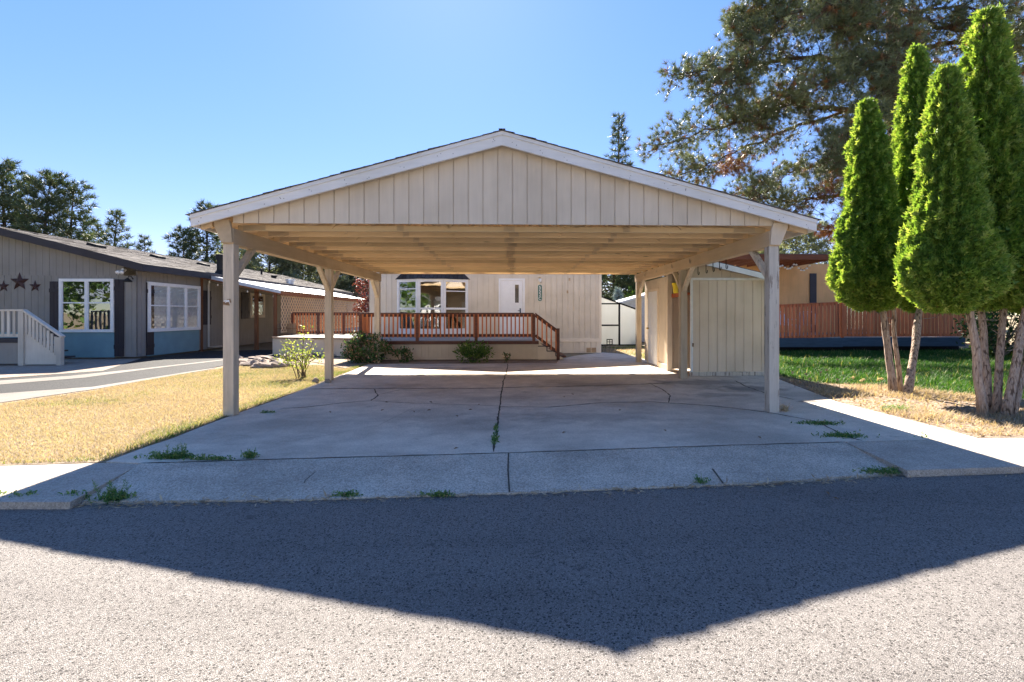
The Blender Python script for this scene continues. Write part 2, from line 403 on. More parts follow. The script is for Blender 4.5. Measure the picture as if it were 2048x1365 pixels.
# ------------------------------------------------------------------ siding walls
def boards(mb, o, u, n, length, zb, zt, pitch=.2032, gap=.011, depth=.009, thick=.02, holes=(), phase=0.0, mi=0):
    """grooved plywood wall: o = base corner, u = unit along, n = unit outward; zb/zt heights (numbers or functions of s)"""
    o, u, n = Vector((o[0], o[1], 0)), Vector((*u, 0)), Vector((*n, 0))
    fb = zb if callable(zb) else (lambda s: zb)
    ft = zt if callable(zt) else (lambda s: zt)
    def slab(s0, s1, b0, b1, t0, t1, d0, d1):
        if s1-s0 < 1e-4 or (t0-b0 < 1e-3 and t1-b1 < 1e-3): return
        P = lambda s, z, d: o+u*s+n*d+Vector((0, 0, z))
        vs = [P(s0,b0,d0), P(s1,b1,d0), P(s1,t1,d0), P(s0,t0,d0), P(s0,b0,d1), P(s1,b1,d1), P(s1,t1,d1), P(s0,t0,d1)]
        mb.add(vs, [(3,2,1,0),(4,5,6,7),(1,5,4,0),(2,6,5,1),(3,7,6,2),(0,4,7,3)], mi)
    cuts = []
    s = -phase
    while s < length:
        cuts.append((max(s+gap/2, 0), min(s+pitch-gap/2, length))); s += pitch
    def emit(s0, s1, d0, d1):
        br = sorted({s0, s1, *[h for hh in holes for h in hh[:2] if s0 < h < s1]})
        for a, b in zip(br, br[1:]):
            m = (a+b)/2; hs = sorted([(h[2], h[3]) for h in holes if h[0] <= m <= h[1]])
            lo0, lo1 = fb(a), fb(b)
            for z0, z1 in hs:
                slab(a, b, lo0, lo1, z0, z0, d0, d1); lo0 = lo1 = z1
            slab(a, b, lo0, lo1, ft(a), ft(b), d0, d1)
    ks = sorted({0, length}|({length/2} if callable(zt) else set()))
    for a, b in zip(ks, ks[1:]): emit(a, b, -thick, -depth)
    for a, b in cuts:
        if b <= a: continue
        if callable(zt) and a < length/2 < b: emit(a, length/2, -depth-.001, 0); emit(length/2, b, -depth-.001, 0)
        else: emit(a, b, -depth-.001, 0)

# ------------------------------------------------------------------ sky, sun, camera
KX, KY = .152, 1.207                       # shadow offset per metre of height
sdir = Vector((-KX, KY, 1)).normalized()
w = bpy.data.worlds.new('World'); sc.world = w; w.use_nodes = True
wt = w.node_tree; wt.nodes.clear()
sky = wt.nodes.new('ShaderNodeTexSky'); sky.sky_type = 'NISHITA'; sky.sun_disc = False
sky.sun_elevation = math.asin(sdir.z); sky.sun_rotation = math.atan2(sdir.x, sdir.y)
sky.altitude = 700; sky.air_density = .9; sky.dust_density = .1; sky.ozone_density = 2.0
bg = wt.nodes.new('ShaderNodeBackground'); bg.inputs[1].default_value = .15
wo = wt.nodes.new('ShaderNodeOutputWorld')
hsv = wt.nodes.new('ShaderNodeSeparateColor'); hsv.mode = 'HSV'; wt.links.new(sky.outputs[0], hsv.inputs[0])
def wmath(op, a, k):
    m = wt.nodes.new('ShaderNodeMath'); m.operation = op; wt.links.new(a, m.inputs[0]); m.inputs[1].default_value = k; return m.outputs[0]
cmb = wt.nodes.new('ShaderNodeCombineColor'); cmb.mode = 'HSV'
hmx = wt.nodes.new('ShaderNodeMix'); hmx.data_type = 'FLOAT'      # blue part of the sky: a little deeper hue; the pale horizon band keeps its own
wt.links.new(wmath('GREATER_THAN', hsv.outputs[0], .3), hmx.inputs[0]); wt.links.new(hsv.outputs[0], hmx.inputs[2]); wt.links.new(wmath('MAXIMUM', hsv.outputs[0], .62), hmx.inputs[3])
wt.links.new(hmx.outputs[0], cmb.inputs[0]); wt.links.new(wmath('MINIMUM', wmath('MULTIPLY', hsv.outputs[1], 1.16), .9), cmb.inputs[1])
wt.links.new(wmath('MULTIPLY', wmath('POWER', hsv.outputs[2], .6), .47), cmb.inputs[2])
wt.links.new(cmb.outputs[0], bg.inputs[0]); wt.links.new(bg.outputs[0], wo.inputs[0])
sl = bpy.data.lights.new('sun', 'SUN'); sl.energy = 3.65; sl.angle = rad(.53); sl.color = (1, .90, .77)
so = bpy.data.objects.new('sun', sl); COL.objects.link(so); so.rotation_euler = (-sdir).to_track_quat('-Z', 'Y').to_euler(); so.location = (0, 0, 30)
cam = bpy.data.cameras.new('camera'); co_ = bpy.data.objects.new('camera', cam); COL.objects.link(co_); sc.camera = co_
cam.lens = F/2048*36; cam.sensor_width = 36; cam.clip_end = 5000; cam.clip_start = .05
cam.shift_x = -(CX-1024)/2048; cam.shift_y = -(682.5-CY)/2048
co_.location = (0, 0, H); co_.rotation_euler = (rad(90), 0, -TH)
sc.view_settings.view_transform = 'Standard'; sc.view_settings.look = 'None'; sc.view_settings.gamma = 1; sc.view_settings.exposure = 2.72
sc.cycles.max_bounces = 8; sc.cycles.transparent_max_bounces = 16

# ------------------------------------------------------------------ ground
def sheet(name, pts, z, m, thick=0.0):
    mb = MB(); P = [(p[0], p[1], z if len(p) < 3 or thick >= 0 else p[2]) for p in pts]
    mb.prism([(x, y, z-max(thick, .002)) for x, y, _ in P], (0, 0, max(thick, .002)))
    return props(mb.build(name, m), kind='structure')
g = MB(); g.add([(-2500, -2500, -.085), (2500, -2500, -.085), (2500, 2500, -.085), (-2500, 2500, -.085)], [(0, 1, 2, 3)])
props(g.build('ground', M['yard']), kind='structure')
RZ = -.06
edge = [G(60, 1012, RZ), G(400, 1006, RZ), G(1016, 989, RZ), G(1640, 964, RZ), G(1815, 950, RZ), G(2048, 945, RZ)]
e0, e1 = edge[0], edge[-1]
sheet('road', [(-90, e0[1]-4.5), *[(p[0], p[1]) for p in edge], (90, e1[1]+6), (90, -5.5), (-90, -12)], RZ, M['asphalt'])
_j = [G(a, c) for a, c in [(-700, 934), (0, 931), (282, 927), (1016, 906), (1690, 885), (2048, 876), (3000, 870)]]
curb = [(-90, _j[0][1]-3.6), *[(p[0], p[1]+.03) for p in _j], (90, _j[-1][1]+5.6)]
sheet('yard', [*curb, (120, 320), (-120, 320)], -.014, M['yard'], .06)

def rsheet(name, px, z, m, thick=.05): return sheet(name, [G(a, b) for a, b in px], z, m, thick)
def ribbon(mb, px, w0, z, mi, jit=.5, seed=1):
    q = random.Random(seed); P = [Vector(G(a, b)) for a, b in px]; pts = []
    for a, b in zip(P, P[1:]):
        k = max(2, int((b-a).length/.08))
        for i in range(k): pts.append(a.lerp(b, i/k))
    pts.append(P[-1]); L, Rr = [], []
    off = 0
    for i, p in enumerate(pts):
        d = (pts[min(i+1, len(pts)-1)]-pts[max(i-1, 0)]); d.z = 0; d.normalize(); s = Vector((-d.y, d.x, 0))
        off = off*.7+q.uniform(-1, 1)*w0*jit
        ww = w0*q.uniform(.5, 1.3)*(.3 if i in (0, len(pts)-1) else 1)
        L.append((p.x+s.x*(off+ww/2), p.y+s.y*(off+ww/2), z)); Rr.append((p.x+s.x*(off-ww/2), p.y+s.y*(off-ww/2), z))
    n = len(pts); mb.add(L+Rr, [(i, i+n, i+n+1, i+1) for i in range(n-1)], mi)
slabL = [(212, 924), (290, 895), (342, 878), (410, 851), (475, 827), (547, 802), (605, 780), (649, 763), (700, 744), (737, 728.5)]
slab = slabL+[(1113, 727), (1118, 719), (1150, 712), (1203, 705), (1245, 708), (1300, 722), (1420, 740), (1540, 752), (1608, 778), (1672, 803), (1734, 819), (1801, 836), (1880, 856), (1956, 876.5), (1690, 884), (1016, 905.5), (280, 926.5)]
mb = MB(); mb.prism([(*G(a, b)[:2], -.06) for a, b in slab], (0, 0, .06), 0)
for i, (pl, wd) in enumerate([
    ([(1016, 728), (1012, 745), (1006, 766), (1001, 800), (996, 835), (990, 870), (988, 904)], .024),
    ([(618, 778), (1004, 777)], .05), ([(1004, 776), (1150, 773), (1300, 768), (1345, 766)], .05),
    ([(560, 818), (610, 815), (690, 806), (742, 802), (757, 792), (750, 783), (748, 778)], .024),
    ([(742, 802), (830, 807), (920, 810), (996, 812)], .02), ([(757, 790), (800, 780), (830, 778)], .015),
    ([(996, 814), (1100, 815), (1200, 806), (1300, 804), (1420, 812), (1530, 824), (1640, 845)], .028),
    ([(1300, 768), (1325, 780), (1341, 792), (1336, 806)], .02), ([(570, 885), (660, 870), (760, 850), (830, 815)], .004),
    ([(1470, 762), (1500, 776), (1540, 790), (1590, 800)], .03), ([(1640, 846), (1690, 872), (1725, 882)], .03)]):
    ribbon(mb, pl, wd, .003, 1, .45, i+3)
props(mb.build('driveway', [M['concrete'], M['crack']]), kind='structure')
# apron: slopes from the joint down to the road
top = [G(a, b) for a, b in [(282, 927), (640, 917), (1016, 906.5), (1400, 893), (1690, 885)]]
bot = [G(a, b, -.048) for a, b in [(150, 1003), (560, 1000), (1016, 985.5), (1520, 966), (1812, 943)]]
ap = MB(); n = 5
ap.add(top+bot, [(i+n, i+n+1, i+1, i) for i in range(n-1)])
ap.add([(p[0], p[1], -.048) for p in bot]+[(p[0], p[1]-.01, -.085) for p in bot], [(i, i+n, i+n+1, i+1) for i in range(n-1)])
def lerp3(a, b, t): return tuple(a[i]+(b[i]-a[i])*t for i in range(3))
def apz(px, py):                                        # a point on the sloped apron
    t0 = (py-905)/82; return -.048*max(0, min(1, t0))+.003
for i, (pl, wd) in enumerate([([(1017, 907), (1016, 940), (1019, 984)], .013), ([(1425, 938), (1440, 958), (1446, 967)], .012), ([(604, 986), (610, 962), (640, 936)], .008)]):
    P = [Vector(G(a, b, apz(a, b))) for a, b in pl]
    for a, b in zip(P, P[1:]): ap.bar(a, b, wd, .004, mi=1)
ribbon(ap, [(282, 927), (640, 917), (1016, 906.2), (1400, 893), (1690, 884.6)], .018, .004, 1, .3, 50)
props(ap.build('driveway_apron', [M['apron'], M['crack']]), kind='structure')
rsheet('sidewalk', [(-2600, 945), (0, 931), (210, 925), (280, 927.5), (140, 1003), (0, 1003), (-2600, 1024)], -.006, M['walk'], .09)
rsheet('sidewalk', [(1692, 885), (1960, 877), (2500, 872), (3000, 870), (3000, 920), (2500, 926), (2048, 934), (1830, 941), (1815, 942)], .002, M['walk'], .09)
# lawns
lawnL_px = [(-500, 930), (0, 930), (212, 923)]+[(a-3, b-1) for a, b in slabL[1:]]+[(690, 738), (640, 728), (560, 716), (470, 727), (420, 738), (300, 757), (190, 778), (0, 805), (-500, 875)]
rsheet('dry_lawn', lawnL_px, -.006, M['drysoil'], .03)
lawnR_px = [(1556, 752), (1640, 768), (1780, 775), (1900, 790), (2048, 800), (2500, 830), (2500, 700), (1556, 699)]
rsheet('green_lawn', lawnR_px, -.004, M['greensoil'], .03)
rsheet('dirt_bed', [(1545, 752), (1640, 767), (1780, 774), (1900, 789), (2048, 799), (2500, 829), (3000, 868), (2500, 871), (1960, 876), (1880, 856), (1801, 835.5), (1734, 818.5), (1672, 802), (1608, 777)], .001, M['soil'], .03)
rsheet('back_lawn', [(1206, 704), (1250, 708), (1300, 722), (1420, 739), (1420, 690), (1206, 690)], -.007, M['drysoil'], .03)
rsheet('planting_bed', [(738, 727.5), (1112, 726.5), (1116, 716), (1060, 712), (700, 706), (560, 706), (552, 715), (640, 726), (690, 737)], .002, M['soil'], .03)
# neighbour drive
rsheet('neighbor_driveway', [(-600, 868), (0, 803), (190, 776), (420, 736.5), (548, 713), (560, 700), (420, 702), (283, 716), (200, 742), (0, 758), (-600, 790)], .000, M['asphalt_shade'], .03)
rsheet('neighbor_driveway_edge', [(-600, 880), (0, 806), (190, 779), (430, 737.5), (430, 736), (185, 774.5), (0, 788), (-600, 840)], .005, M['edge_and_sun_strip'], .04)
rsheet('neighbor_driveway_sun_strip', [(-600, 800), (0, 762), (140, 752.5), (300, 736), (480, 716), (480, 717.5), (300, 738.5), (170, 756), (0, 770), (-600, 820)], .005, M['edge_and_sun_strip'], .04)  # sunlit gap between shadows, painted as a pale strip of paving
rsheet('neighbor_bed', [(-600, 800), (0, 757), (205, 742), (283, 717), (120, 716), (-600, 716)], .003, M['rock'], .03)

# ------------------------------------------------------------------ carport
XL, XR, XP = -4.265, 4.19, -.135
ZR, ZL, ZRt = 3.875, 2.72, 2.70
YF, YB = 6.95, 15.2
def zroof(x): return ZR-(ZR-ZL)*(XP-x)/(XP-XL) if x < XP else ZR-(ZR-ZRt)*(x-XP)/(XR-XP)
PL, PR = -3.87, 3.69
PY = [7.2, 11.0, 14.9]
cp = thing('carport', 'open beige gabled carport with six posts over the concrete driveway', 'carport', (0, 11, 0))
# roof: decking with shingle courses stepped on both planes
rf = MB()
def roof_plane(mb, x0, x1, y0, y1, zf, th, mi, over=0.0):
    mb.prism([(x0, y0, zf(x0)-th), (x1, y0, zf(x1)-th), (x1, y0, zf(x1)), (x0, y0, zf(x0))], (0, y1-y0, 0), mi)
zb_ = lambda x: zroof(x)-.03
roof_plane(rf, XL+.01, XP, YF+.04, YB-.04, zb_, .018, 1); roof_plane(rf, XP, XR-.01, YF+.04, YB-.04, zb_, .018, 1)
def courses(mb, xe, xr, y0, y1, zf, seed, lift=.012, step=.145, mi=0, tab=.32, sag=0):
    q = random.Random(seed); n = int(abs(xr-xe)/step); sg = 1 if xr > xe else -1
    for i in range(n+1):
        a = xe+sg*i*step-sg*.02; b = xe+sg*min((i+1.35)*step, abs(xr-xe))
        if abs(b-a) < .03: continue
        y = y0-q.uniform(0, .02)
        while y < y1:
            yy = min(y+tab*q.uniform(.8, 1.15), y1); l = lift*q.uniform(.75, 1.35)
            za, zb2 = zf(a)+l, zf(b)+.003
            mb.add([(a, y, za-.006), (a, yy, za-.006), (b, yy, zb2-.006), (b, y, zb2-.006), (a, y, za), (a, yy, za), (b, yy, zb2), (b, y, zb2)],
                   [(3,2,1,0),(4,5,6,7),(0,1,5,4),(1,2,6,5),(2,3,7,6),(3,0,4,7)] if sg < 0 else [(0,1,2,3),(7,6,5,4),(4,5,1,0),(5,6,2,1),(6,7,3,2),(7,4,0,3)], mi)
            y = yy+.004
courses(rf, XL-.03, XP, YF-.03, YB+.03, lambda x: zroof(x)-.012, 3); courses(rf, XR+.03, XP, YF-.03, YB+.03, lambda x: zroof(x)-.012, 4)
rf.bar((XP, YF-.035, ZR+.006), (XP, YB+.03, ZR+.004), .09, .008)
rf.build('roof', [M['shingle'], M['soffit']], cp)
# fascia boards (two-step: board and drip trim) front and rear
for y0, y1 in ((YF, YF+.04), (YB-.04, YB)):
    for xa in (XL, XR):
        f = MB()
        dz = .152
        f.prism([(xa, y0, zroof(xa)-.018-dz+.0), (XP, y0, ZR-.018-dz-.03), (XP, y0, ZR-.055), (xa, y0, zroof(xa)-.055)], (0, y1-y0, 0))
        e = y0-.018 if y0 == YF else y1
        f.prism([(xa, e, zroof(xa)-.064), (XP, e, ZR-.064), (XP, e, ZR-.016), (xa, e, zroof(xa)-.016)], (0, .018, 0))
        if y0 == YF:
            for k in range(11):
                t_ = (k+R.uniform(.2, .8))/11; x_ = xa+(XP-xa)*t_
                for _ in range(R.choice((1, 2, 2, 3))):
                    xx = x_+R.uniform(-.05, .05); zz_ = zroof(xx)-.075-R.uniform(.015, .09)
                    f.box(xx-.004, xx+.004, y0-.002, y0+.004, zz_-.004, zz_+R.uniform(.002, .009), 1)
        f.build('fascia', [M['fascia'], M['crack']], cp)
for xa, s in ((XL, 1), (XR, -1)):
    f = MB(); f.box(xa, xa+s*.022, YF+.045, YB-.045, zroof(xa)-.165, zroof(xa)-.035); f.build('fascia', M['fascia'], cp)
# gable panels
for y, nn in ((YF+.16, -1), (YB-.2, 1)):
    gp = MB(); x0, x1 = -3.78, 3.70
    boards(gp, (XP-3.66, y), (1, 0), (0, nn), 7.32+.16, 2.63, lambda s: max(2.632, zroof(XP-3.66+s)-.09), phase=.06, gap=.013, depth=.014, thick=.026)
    gp.build('gable_panel', M['siding'], cp)
# beams on both post rows
ZB0, ZB1 = 2.345, 2.56
for x in (PL, PR):
    b = MB()
    for y0, y1 in ((7.125, 11.0), (11.004, 15.05)):
        b.box(x-.075, x-.002, y0, y1, ZB0, ZB1); b.box(x+.002, x+.075, y0, y1, ZB0, ZB1)
    b.build('beam', M['beam'], cp, .004)
    for i, y in enumerate(PY):
        p = MB(); hw = .072
        p.box(x-hw, x+hw, y-hw, y+hw, 0 if i else .0, ZB0)
        p.build('post', M['whitepost'] if (x > 0 and i == 0) else M['post'], cp, .006)
        for sgn in ((1,) if i == 0 else (-1, 1) if i == 1 else (-1,)):
            br = MB(); a = Vector((x, y+sgn*.06, 1.90)); c = Vector((x, y+sgn*.60, ZB0+.02))
            br.bar(a, c, .07, .085, (1, 0, 0)); br.build('brace', M['whitepost'] if (x > 0 and i == 0) else M['post'], cp, .004)
# corbel brackets carrying the gable at the front posts
for x, s in ((PL, -1), (PR, 1)):
    b = MB(); y0 = 7.085
    b.prism([(x-s*.075, y0, 2.36), (x+s*.072, y0, 2.36), (x+s*.17, y0, 2.60), (x+s*.17, y0, 2.67), (x-s*.03, y0, 2.67), (x-s*.06, y0, 2.56)], (0, .045, 0))
    b.build('bracket', M['beam'] if s < 0 else M['siding'], cp, .003)
# eave blocking under the overhang
for x0, x1 in ((XL+.03, PL-.21), (PR+.21, XR-.03)):
    b = MB(); y0 = 7.12
    b.prism([(x0, y0, zroof(x0)-.19), (x1, y0, zroof(x1)-.10-.09), (x1, y0, zroof(x1)-.06), (x0, y0, zroof(x0)-.06)], (0, .04, 0))
    b.build('lookout', M['beam'], cp)
# trusses
NTR = 15
def plates(mb, x, y, z, w_, h_):
    k = int(w_/.012)
    for i in range(k): mb.box(x-w_/2+i*.012, x-w_/2+i*.012+.007, y-.0235, y-.0205, z, z+h_, 1)
for i in range(NTR):
    y = 7.36+i*.55; t = MB()
    zj = R.uniform(-.001, .010); t.box(PL+.02, PR-.02, y-.019, y+.019, ZB1+.002+zj, ZB1+.080+zj)
    for xa in (XL+.04, XR-.04):
        t.prism([(xa, y-.019, zroof(xa)-.05-.09), (XP, y-.019, ZR-.05-.09), (XP, y-.019, ZR-.05), (xa, y-.019, zroof(xa)-.05)], (0, .038, 0))
    for xa, xb in ((-2.55, -1.85), (-.9, -1.85), (-.9, XP), (.75, XP), (.75, 1.75), (2.45, 1.75)):
        t.bar((xa, y, ZB1+.05), (xb, y, zroof(xb)-.10), .038, .085, (0, 1, 0))
    for x, w_ in ((PL+.30, .32), (XP+.12, .16), (PR-.30, .32), (-1.6, .1), (1.6, .1)): plates(t, x+R.uniform(-.05, .05), y, ZB1+.008, w_, .078)
    t.build('truss', [M['truss'], M['beam']], cp, .003)
sc_ = MB(); p0 = (PL-.02, 7.2-.075, 1.53)
for k in range(7):
    x, z = PL+R.uniform(-.07, .05), 1.53+R.uniform(-.05, .05); s = R.uniform(.012, .03)
    sc_.prism([(x-s, 7.124, z-s*.6), (x+s, 7.124, z-s*.8), (x+s*.7, 7.12, z+s), (x-s*.8, 7.119, z+s*.7)], (0, -.002, 0), 0 if k < 4 else 1)
sc_.build('paper_scrap', [M['paper'], M['litter']], cp)

# hooks on the right beam
def hook(p, r, drop, label, grp, m='black', face=True):
    h = MB(); pts = [(p[0], p[1], p[2])]
    pts.append((p[0], p[1], p[2]-drop))
    for k in range(9):
        a = math.pi*k/8; pts.append((p[0], p[1]-r+r*math.cos(a), p[2]-drop-r*math.sin(a)))
    pts.append((p[0], p[1]-2*r, p[2]-drop+r*.6))
    h.tube(pts, .007, 6)
    o = h.build('hook', M[m], smooth=True, org=p); props(o, label, 'hook', grp)
for px in (1396, 1412, 1426, 1439, 1452):
    q = atX(px, 520, PR+.04); hook((PR+.04, q[1], ZB0+.0), .035, .13, 'black steel hook hanging from the underside of the right carport beam', 'hooks hanging below the right beam')
for px in (1289, 1312, 1343, 1379):
    q = atX(px, 520, PR-.08); hook((PR-.082, q[1], ZB0+.17), .04, .05, 'tan wire hook screwed into the inner face of the right carport beam', 'hooks on the inner beam face', 'post')

# ------------------------------------------------------------------ windows helper
def window(parent, o, u, n, wdt, z0, z1, cols, bars=None, frame=.07, depth=.06, curtain=False, glass='glass', back='dark', name='window', m='white'):
    """window lying on a wall: o = (x,y) of its left jamb, u along, n outward"""
    U, N = Vector((*u, 0)), Vector((*n, 0)); O = Vector((o[0], o[1], 0))
    P = lambda s, z, d: O+U*s+N*d+Vector((0, 0, z))
    fr = MB()
    def bx(mb, s0, s1, a, b, d0, d1, mi=0):
        mb.add([P(s0,a,d0), P(s1,a,d0), P(s1,b,d0), P(s0,b,d0), P(s0,a,d1), P(s1,a,d1), P(s1,b,d1), P(s0,b,d1)],
               [(0,3,2,1),(4,5,6,7),(0,1,5,4),(1,2,6,5),(2,3,7,6),(3,0,4,7)], mi)
    bx(fr, 0, wdt, z0, z0+frame, 0, depth); bx(fr, 0, wdt, z1-frame, z1, 0, depth)
    bx(fr, 0, frame, z0+frame, z1-frame, 0, depth); bx(fr, wdt-frame, wdt, z0+frame, z1-frame, 0, depth)
    cells = []; s = frame
    tot = wdt-2*frame-(len(cols)-1)*frame
    for i, c in enumerate(cols):
        e = s+tot*c/sum(cols); cells.append((s, e))
        if i < len(cols)-1: bx(fr, e, e+frame, z0+frame, z1-frame, 0, depth-.004)
        s = e+frame
    for a, b in cells:
        for zz in (bars or []): bx(fr, a, b, zz-.02, zz+.02, depth*.35, depth-.012)
        for a0, a1 in ((a, a+.018), (b-.018, b)): bx(fr, a0, a1, z0+frame, z1-frame, depth*.35, depth-.016)
    win = fr.build(name, M[m], parent, .003)
    gl = MB()
    for a, b in cells: gl.add([P(a, z0+frame, depth*.5), P(b, z0+frame, depth*.5), P(b, z1-frame, depth*.5), P(a, z1-frame, depth*.5)], [(0, 1, 2, 3)])
    gl.build('pane', M[glass], win)
    bk = MB(); bx(bk, frame*.5, wdt-frame*.5, z0+frame*.5, z1-frame*.5, .001, .006); bk.build('backing', M[back], win)
    if curtain:
        cu = MB(); k = 60*len(cells)
        vs = []; fs = []
        for i in range(k+1):
            s = frame+(wdt-2*frame)*i/k; d = .015+.006*math.sin(i*1.9+.7*math.sin(i*.6))
            vs += [P(s, z0+frame, d), P(s, z1-frame, d)]
        fs = [(2*i, 2*i+2, 2*i+3, 2*i+1) for i in range(k)]
        cu.add(vs, fs); cu.build('curtain', M['curtain'], win, smooth=True)
    return win

# ------------------------------------------------------------------ the beige house behind
HY = 18.5; HX0, HX1 = -5.1, 3.22
hs = thing('house', 'long beige manufactured house behind the carport, with a bay window and white door', 'house', (-.94, HY, 0))
HRX = (HX0+HX1)/2
def zh(x): return 4.85-.32*abs(x-HRX)
bayx0, bayx1 = -4.1, -1.58
wl = MB()
boards(wl, (HX0, HY), (1, 0), (0, -1), HX1-HX0, .53, lambda s: zh(HX0+s)-.06, pitch=.2032, gap=.016, depth=.02, thick=.032,
       holes=[(bayx0-HX0+.02, bayx1-HX0-.02, .85, 2.66)])
boards(wl, (HX1, HY), (0, 1), (1, 0), 17, .0, zh(HX1)-.1); boards(wl, (HX0, HY+17), (0, -1), (-1, 0), 17, .0, zh(HX0)-.1)
wl.build('wall', M['house'], hs)
sk = MB(); boards(sk, (HX0, HY-.004), (1, 0), (0, -1), HX1-HX0, 0, .40, pitch=.2032, gap=.022, depth=.022, thick=.036); sk.build('skirting', M['house'], hs)
tr = MB(); tr.box(HX0, HX1+.01, HY-.03, HY, .40, .53); tr.box(HX1-.08, HX1+.012, HY-.026, HY, .53, zh(HX1)-.1); tr.build('trim', M['house'], hs, .003)
rr = MB()
for xa in (HX0-.3, HX1+.3):
    rr.prism([(xa, HY-.3, zh(xa)-.12), (HRX, HY-.3, zh(HRX)-.12), (HRX, HY-.3, zh(HRX)), (xa, HY-.3, zh(xa))], (0, 17.6, 0))
rr.build('roof', M['shingle'], hs)
for xa, xb in ((at(1173, 700, HY)[0], at(1181.5, 700, HY)[0]), (at(1183, 700, HY)[0], at(1192, 700, HY)[0])):
    v = MB(); v.box(xa, xb, HY-.02, HY-.004, .03, .19)
    for k in range(6): v.bar((xa+.012, HY-.024, .05+k*.022), (xb-.012, HY-.024, .05+k*.022), .01, .012)
    v.build('vent', M['vent'], hs)
for fx, fy in ((1139, 559), (1135, 584)):
    q = at(fx, fy, HY); v = MB(); v.box(q[0]-.03, q[0]+.03, HY-.02, HY-.001, q[2]-.05, q[2]+.05); v.box(q[0]-.012, q[0]+.012, HY-.045, HY-.0201, q[2]-.03, q[2]+.0); v.build('wall_bracket', M['vent'], hs, .003)
# bay window
bay = MB(); d1, d0 = HY-.42, HY; cx0, cx1 = -3.30, -2.40; zb0, zb1 = .80, 2.64
pts = [(bayx0, d0), (cx0, d1), (cx1, d1), (bayx1, d0)]
for k, (a, b) in enumerate(zip(pts, pts[1:])):
    A, B = Vector((*a, 0)), Vector((*b, 0)); U = (B-A).normalized(); Nn = Vector((U.y, -U.x, 0)); ln = (B-A).length
    def bx(s0, s1, z0, z1, t0, t1):
        c = [A+U*s0+Nn*t0, A+U*s1+Nn*t0, A+U*s1+Nn*t1, A+U*s0+Nn*t1]
        bay.add([(p.x, p.y, z0) for p in c]+[(p.x, p.y, z1) for p in c], [(0,1,2,3),(7,6,5,4),(4,5,1,0),(5,6,2,1),(6,7,3,2),(7,4,0,3)])
    fw = .075
    bx(0, ln, zb0-.10, zb0+.09, -.05, .02); bx(0, ln, zb1-.10, zb1, -.05, .02)
    bx(0, fw, zb0+.09, zb1-.10, -.05, .02); bx(ln-fw, ln, zb0+.09, zb1-.10, -.05, .02)
    bx(fw, ln-fw, 1.56, 1.63, -.035, .008)
    if k == 0: bx(fw, ln-fw, 2.28, 2.31, -.03, .0)
    if k == 2: bx(fw, ln-fw, 2.20, 2.23, -.03, .0)
    for s0 in (fw, ln-fw-.02): bx(s0, s0+.02, zb0+.09, zb1-.10, -.04, .0)
bw = bay.build('bay_window', M['white'], hs, .003)
gl = MB()
for a, b in zip(pts, pts[1:]):
    A, B = Vector((*a, 0)), Vector((*b, 0)); U = (B-A).normalized(); Nn = Vector((U.y, -U.x, 0))*-.02
    gl.add([(a[0]+Nn.x, a[1]+Nn.y, zb0+.05), (b[0]+Nn.x, b[1]+Nn.y, zb0+.05), (b[0]+Nn.x, b[1]+Nn.y, zb1-.05), (a[0]+Nn.x, a[1]+Nn.y, zb1-.05)], [(0, 1, 2, 3)])
gl.build('pane', M['glass2'], bw)
ins = MB()   # the room seen through the bay
ins.add([(bayx0-.02, HY+.03, .5), (bayx1+.02, HY+.03, .5), (bayx1+.8, HY+3.5, .5), (bayx0-.8, HY+3.5, .5), (bayx0-.02, HY+.03, 2.9), (bayx1+.02, HY+.03, 2.9), (bayx1+.8, HY+3.5, 2.9), (bayx0-.8, HY+3.5, 2.9)],
        [(0, 1, 2, 3), (7, 6, 5, 4), (3, 2, 6, 7), (0, 3, 7, 4), (2, 1, 5, 6)])
ins.prism([(*p, zb0-.06) for p in [(bayx0+.05, d0), (cx0, d1+.06), (cx1, d1+.06), (bayx1-.05, d0)]], (0, 0, .04))
ins.prism([(*p, zb1-.03) for p in [(bayx0+.05, d0), (cx0, d1+.06), (cx1, d1+.06), (bayx1-.05, d0)]], (0, 0, .03))
ins.build('interior', M['room'], bw)
br = MB()
br.add([(bayx0-.08, HY, 2.642), (cx0-.05, d1-.1, 2.642), (cx1+.05, d1-.1, 2.642), (bayx1+.08, HY, 2.642), (bayx0+.25, HY-.005, 2.95), (bayx1-.25, HY-.005, 2.95)],
       [(3, 2, 1, 0), (0, 1, 4), (1, 2, 5, 4), (2, 3, 5), (0, 4, 5, 3)])
br.build('bay_roof', M['shingle_dark'], bw)
# door
dx0, dx1, dz0, dz1 = at(1001.5, 600, HY)[0], at(1045.5, 600, HY)[0], .64, 2.61
fr = MB()
fr.box(dx0-.075, dx0, HY-.035, HY, dz0-.03, dz1+.075); fr.box(dx1, dx1+.075, HY-.035, HY, dz0-.03, dz1+.075); fr.box(dx0, dx1, HY-.035, HY, dz1, dz1+.075)
dr = fr.build('door', M['white'], hs, .003)
d = MB(); d.box(dx0+.006, dx1-.006, HY-.022, HY-.002, dz0, dz1-.006); d.build('door_leaf', M['white'], dr, .003)
wx0, wx1 = at(1030, 600, HY)[0], at(1037.5, 600, HY)[0]; wz1, wz0 = at(1030, 570, HY)[2], at(1030, 606, HY)[2]
d = MB(); d.box(wx0, wx1, HY-.03, HY-.022, wz0, wz1)
for a in ((wx0-.015, wx0, wz0-.015, wz1+.015), (wx1, wx1+.015, wz0-.015, wz1+.015)): d.box(a[0], a[1], HY-.034, HY-.022, a[2], a[3], 1)
d.box(wx0, wx1, HY-.034, HY-.022, wz1, wz1+.015, 1); d.box(wx0, wx1, HY-.034, HY-.022, wz0-.015, wz0, 1)
d.build('door_window', [m_plain('dark door glass', (.03, .02, .02), .15, .6), M['white']], dr)
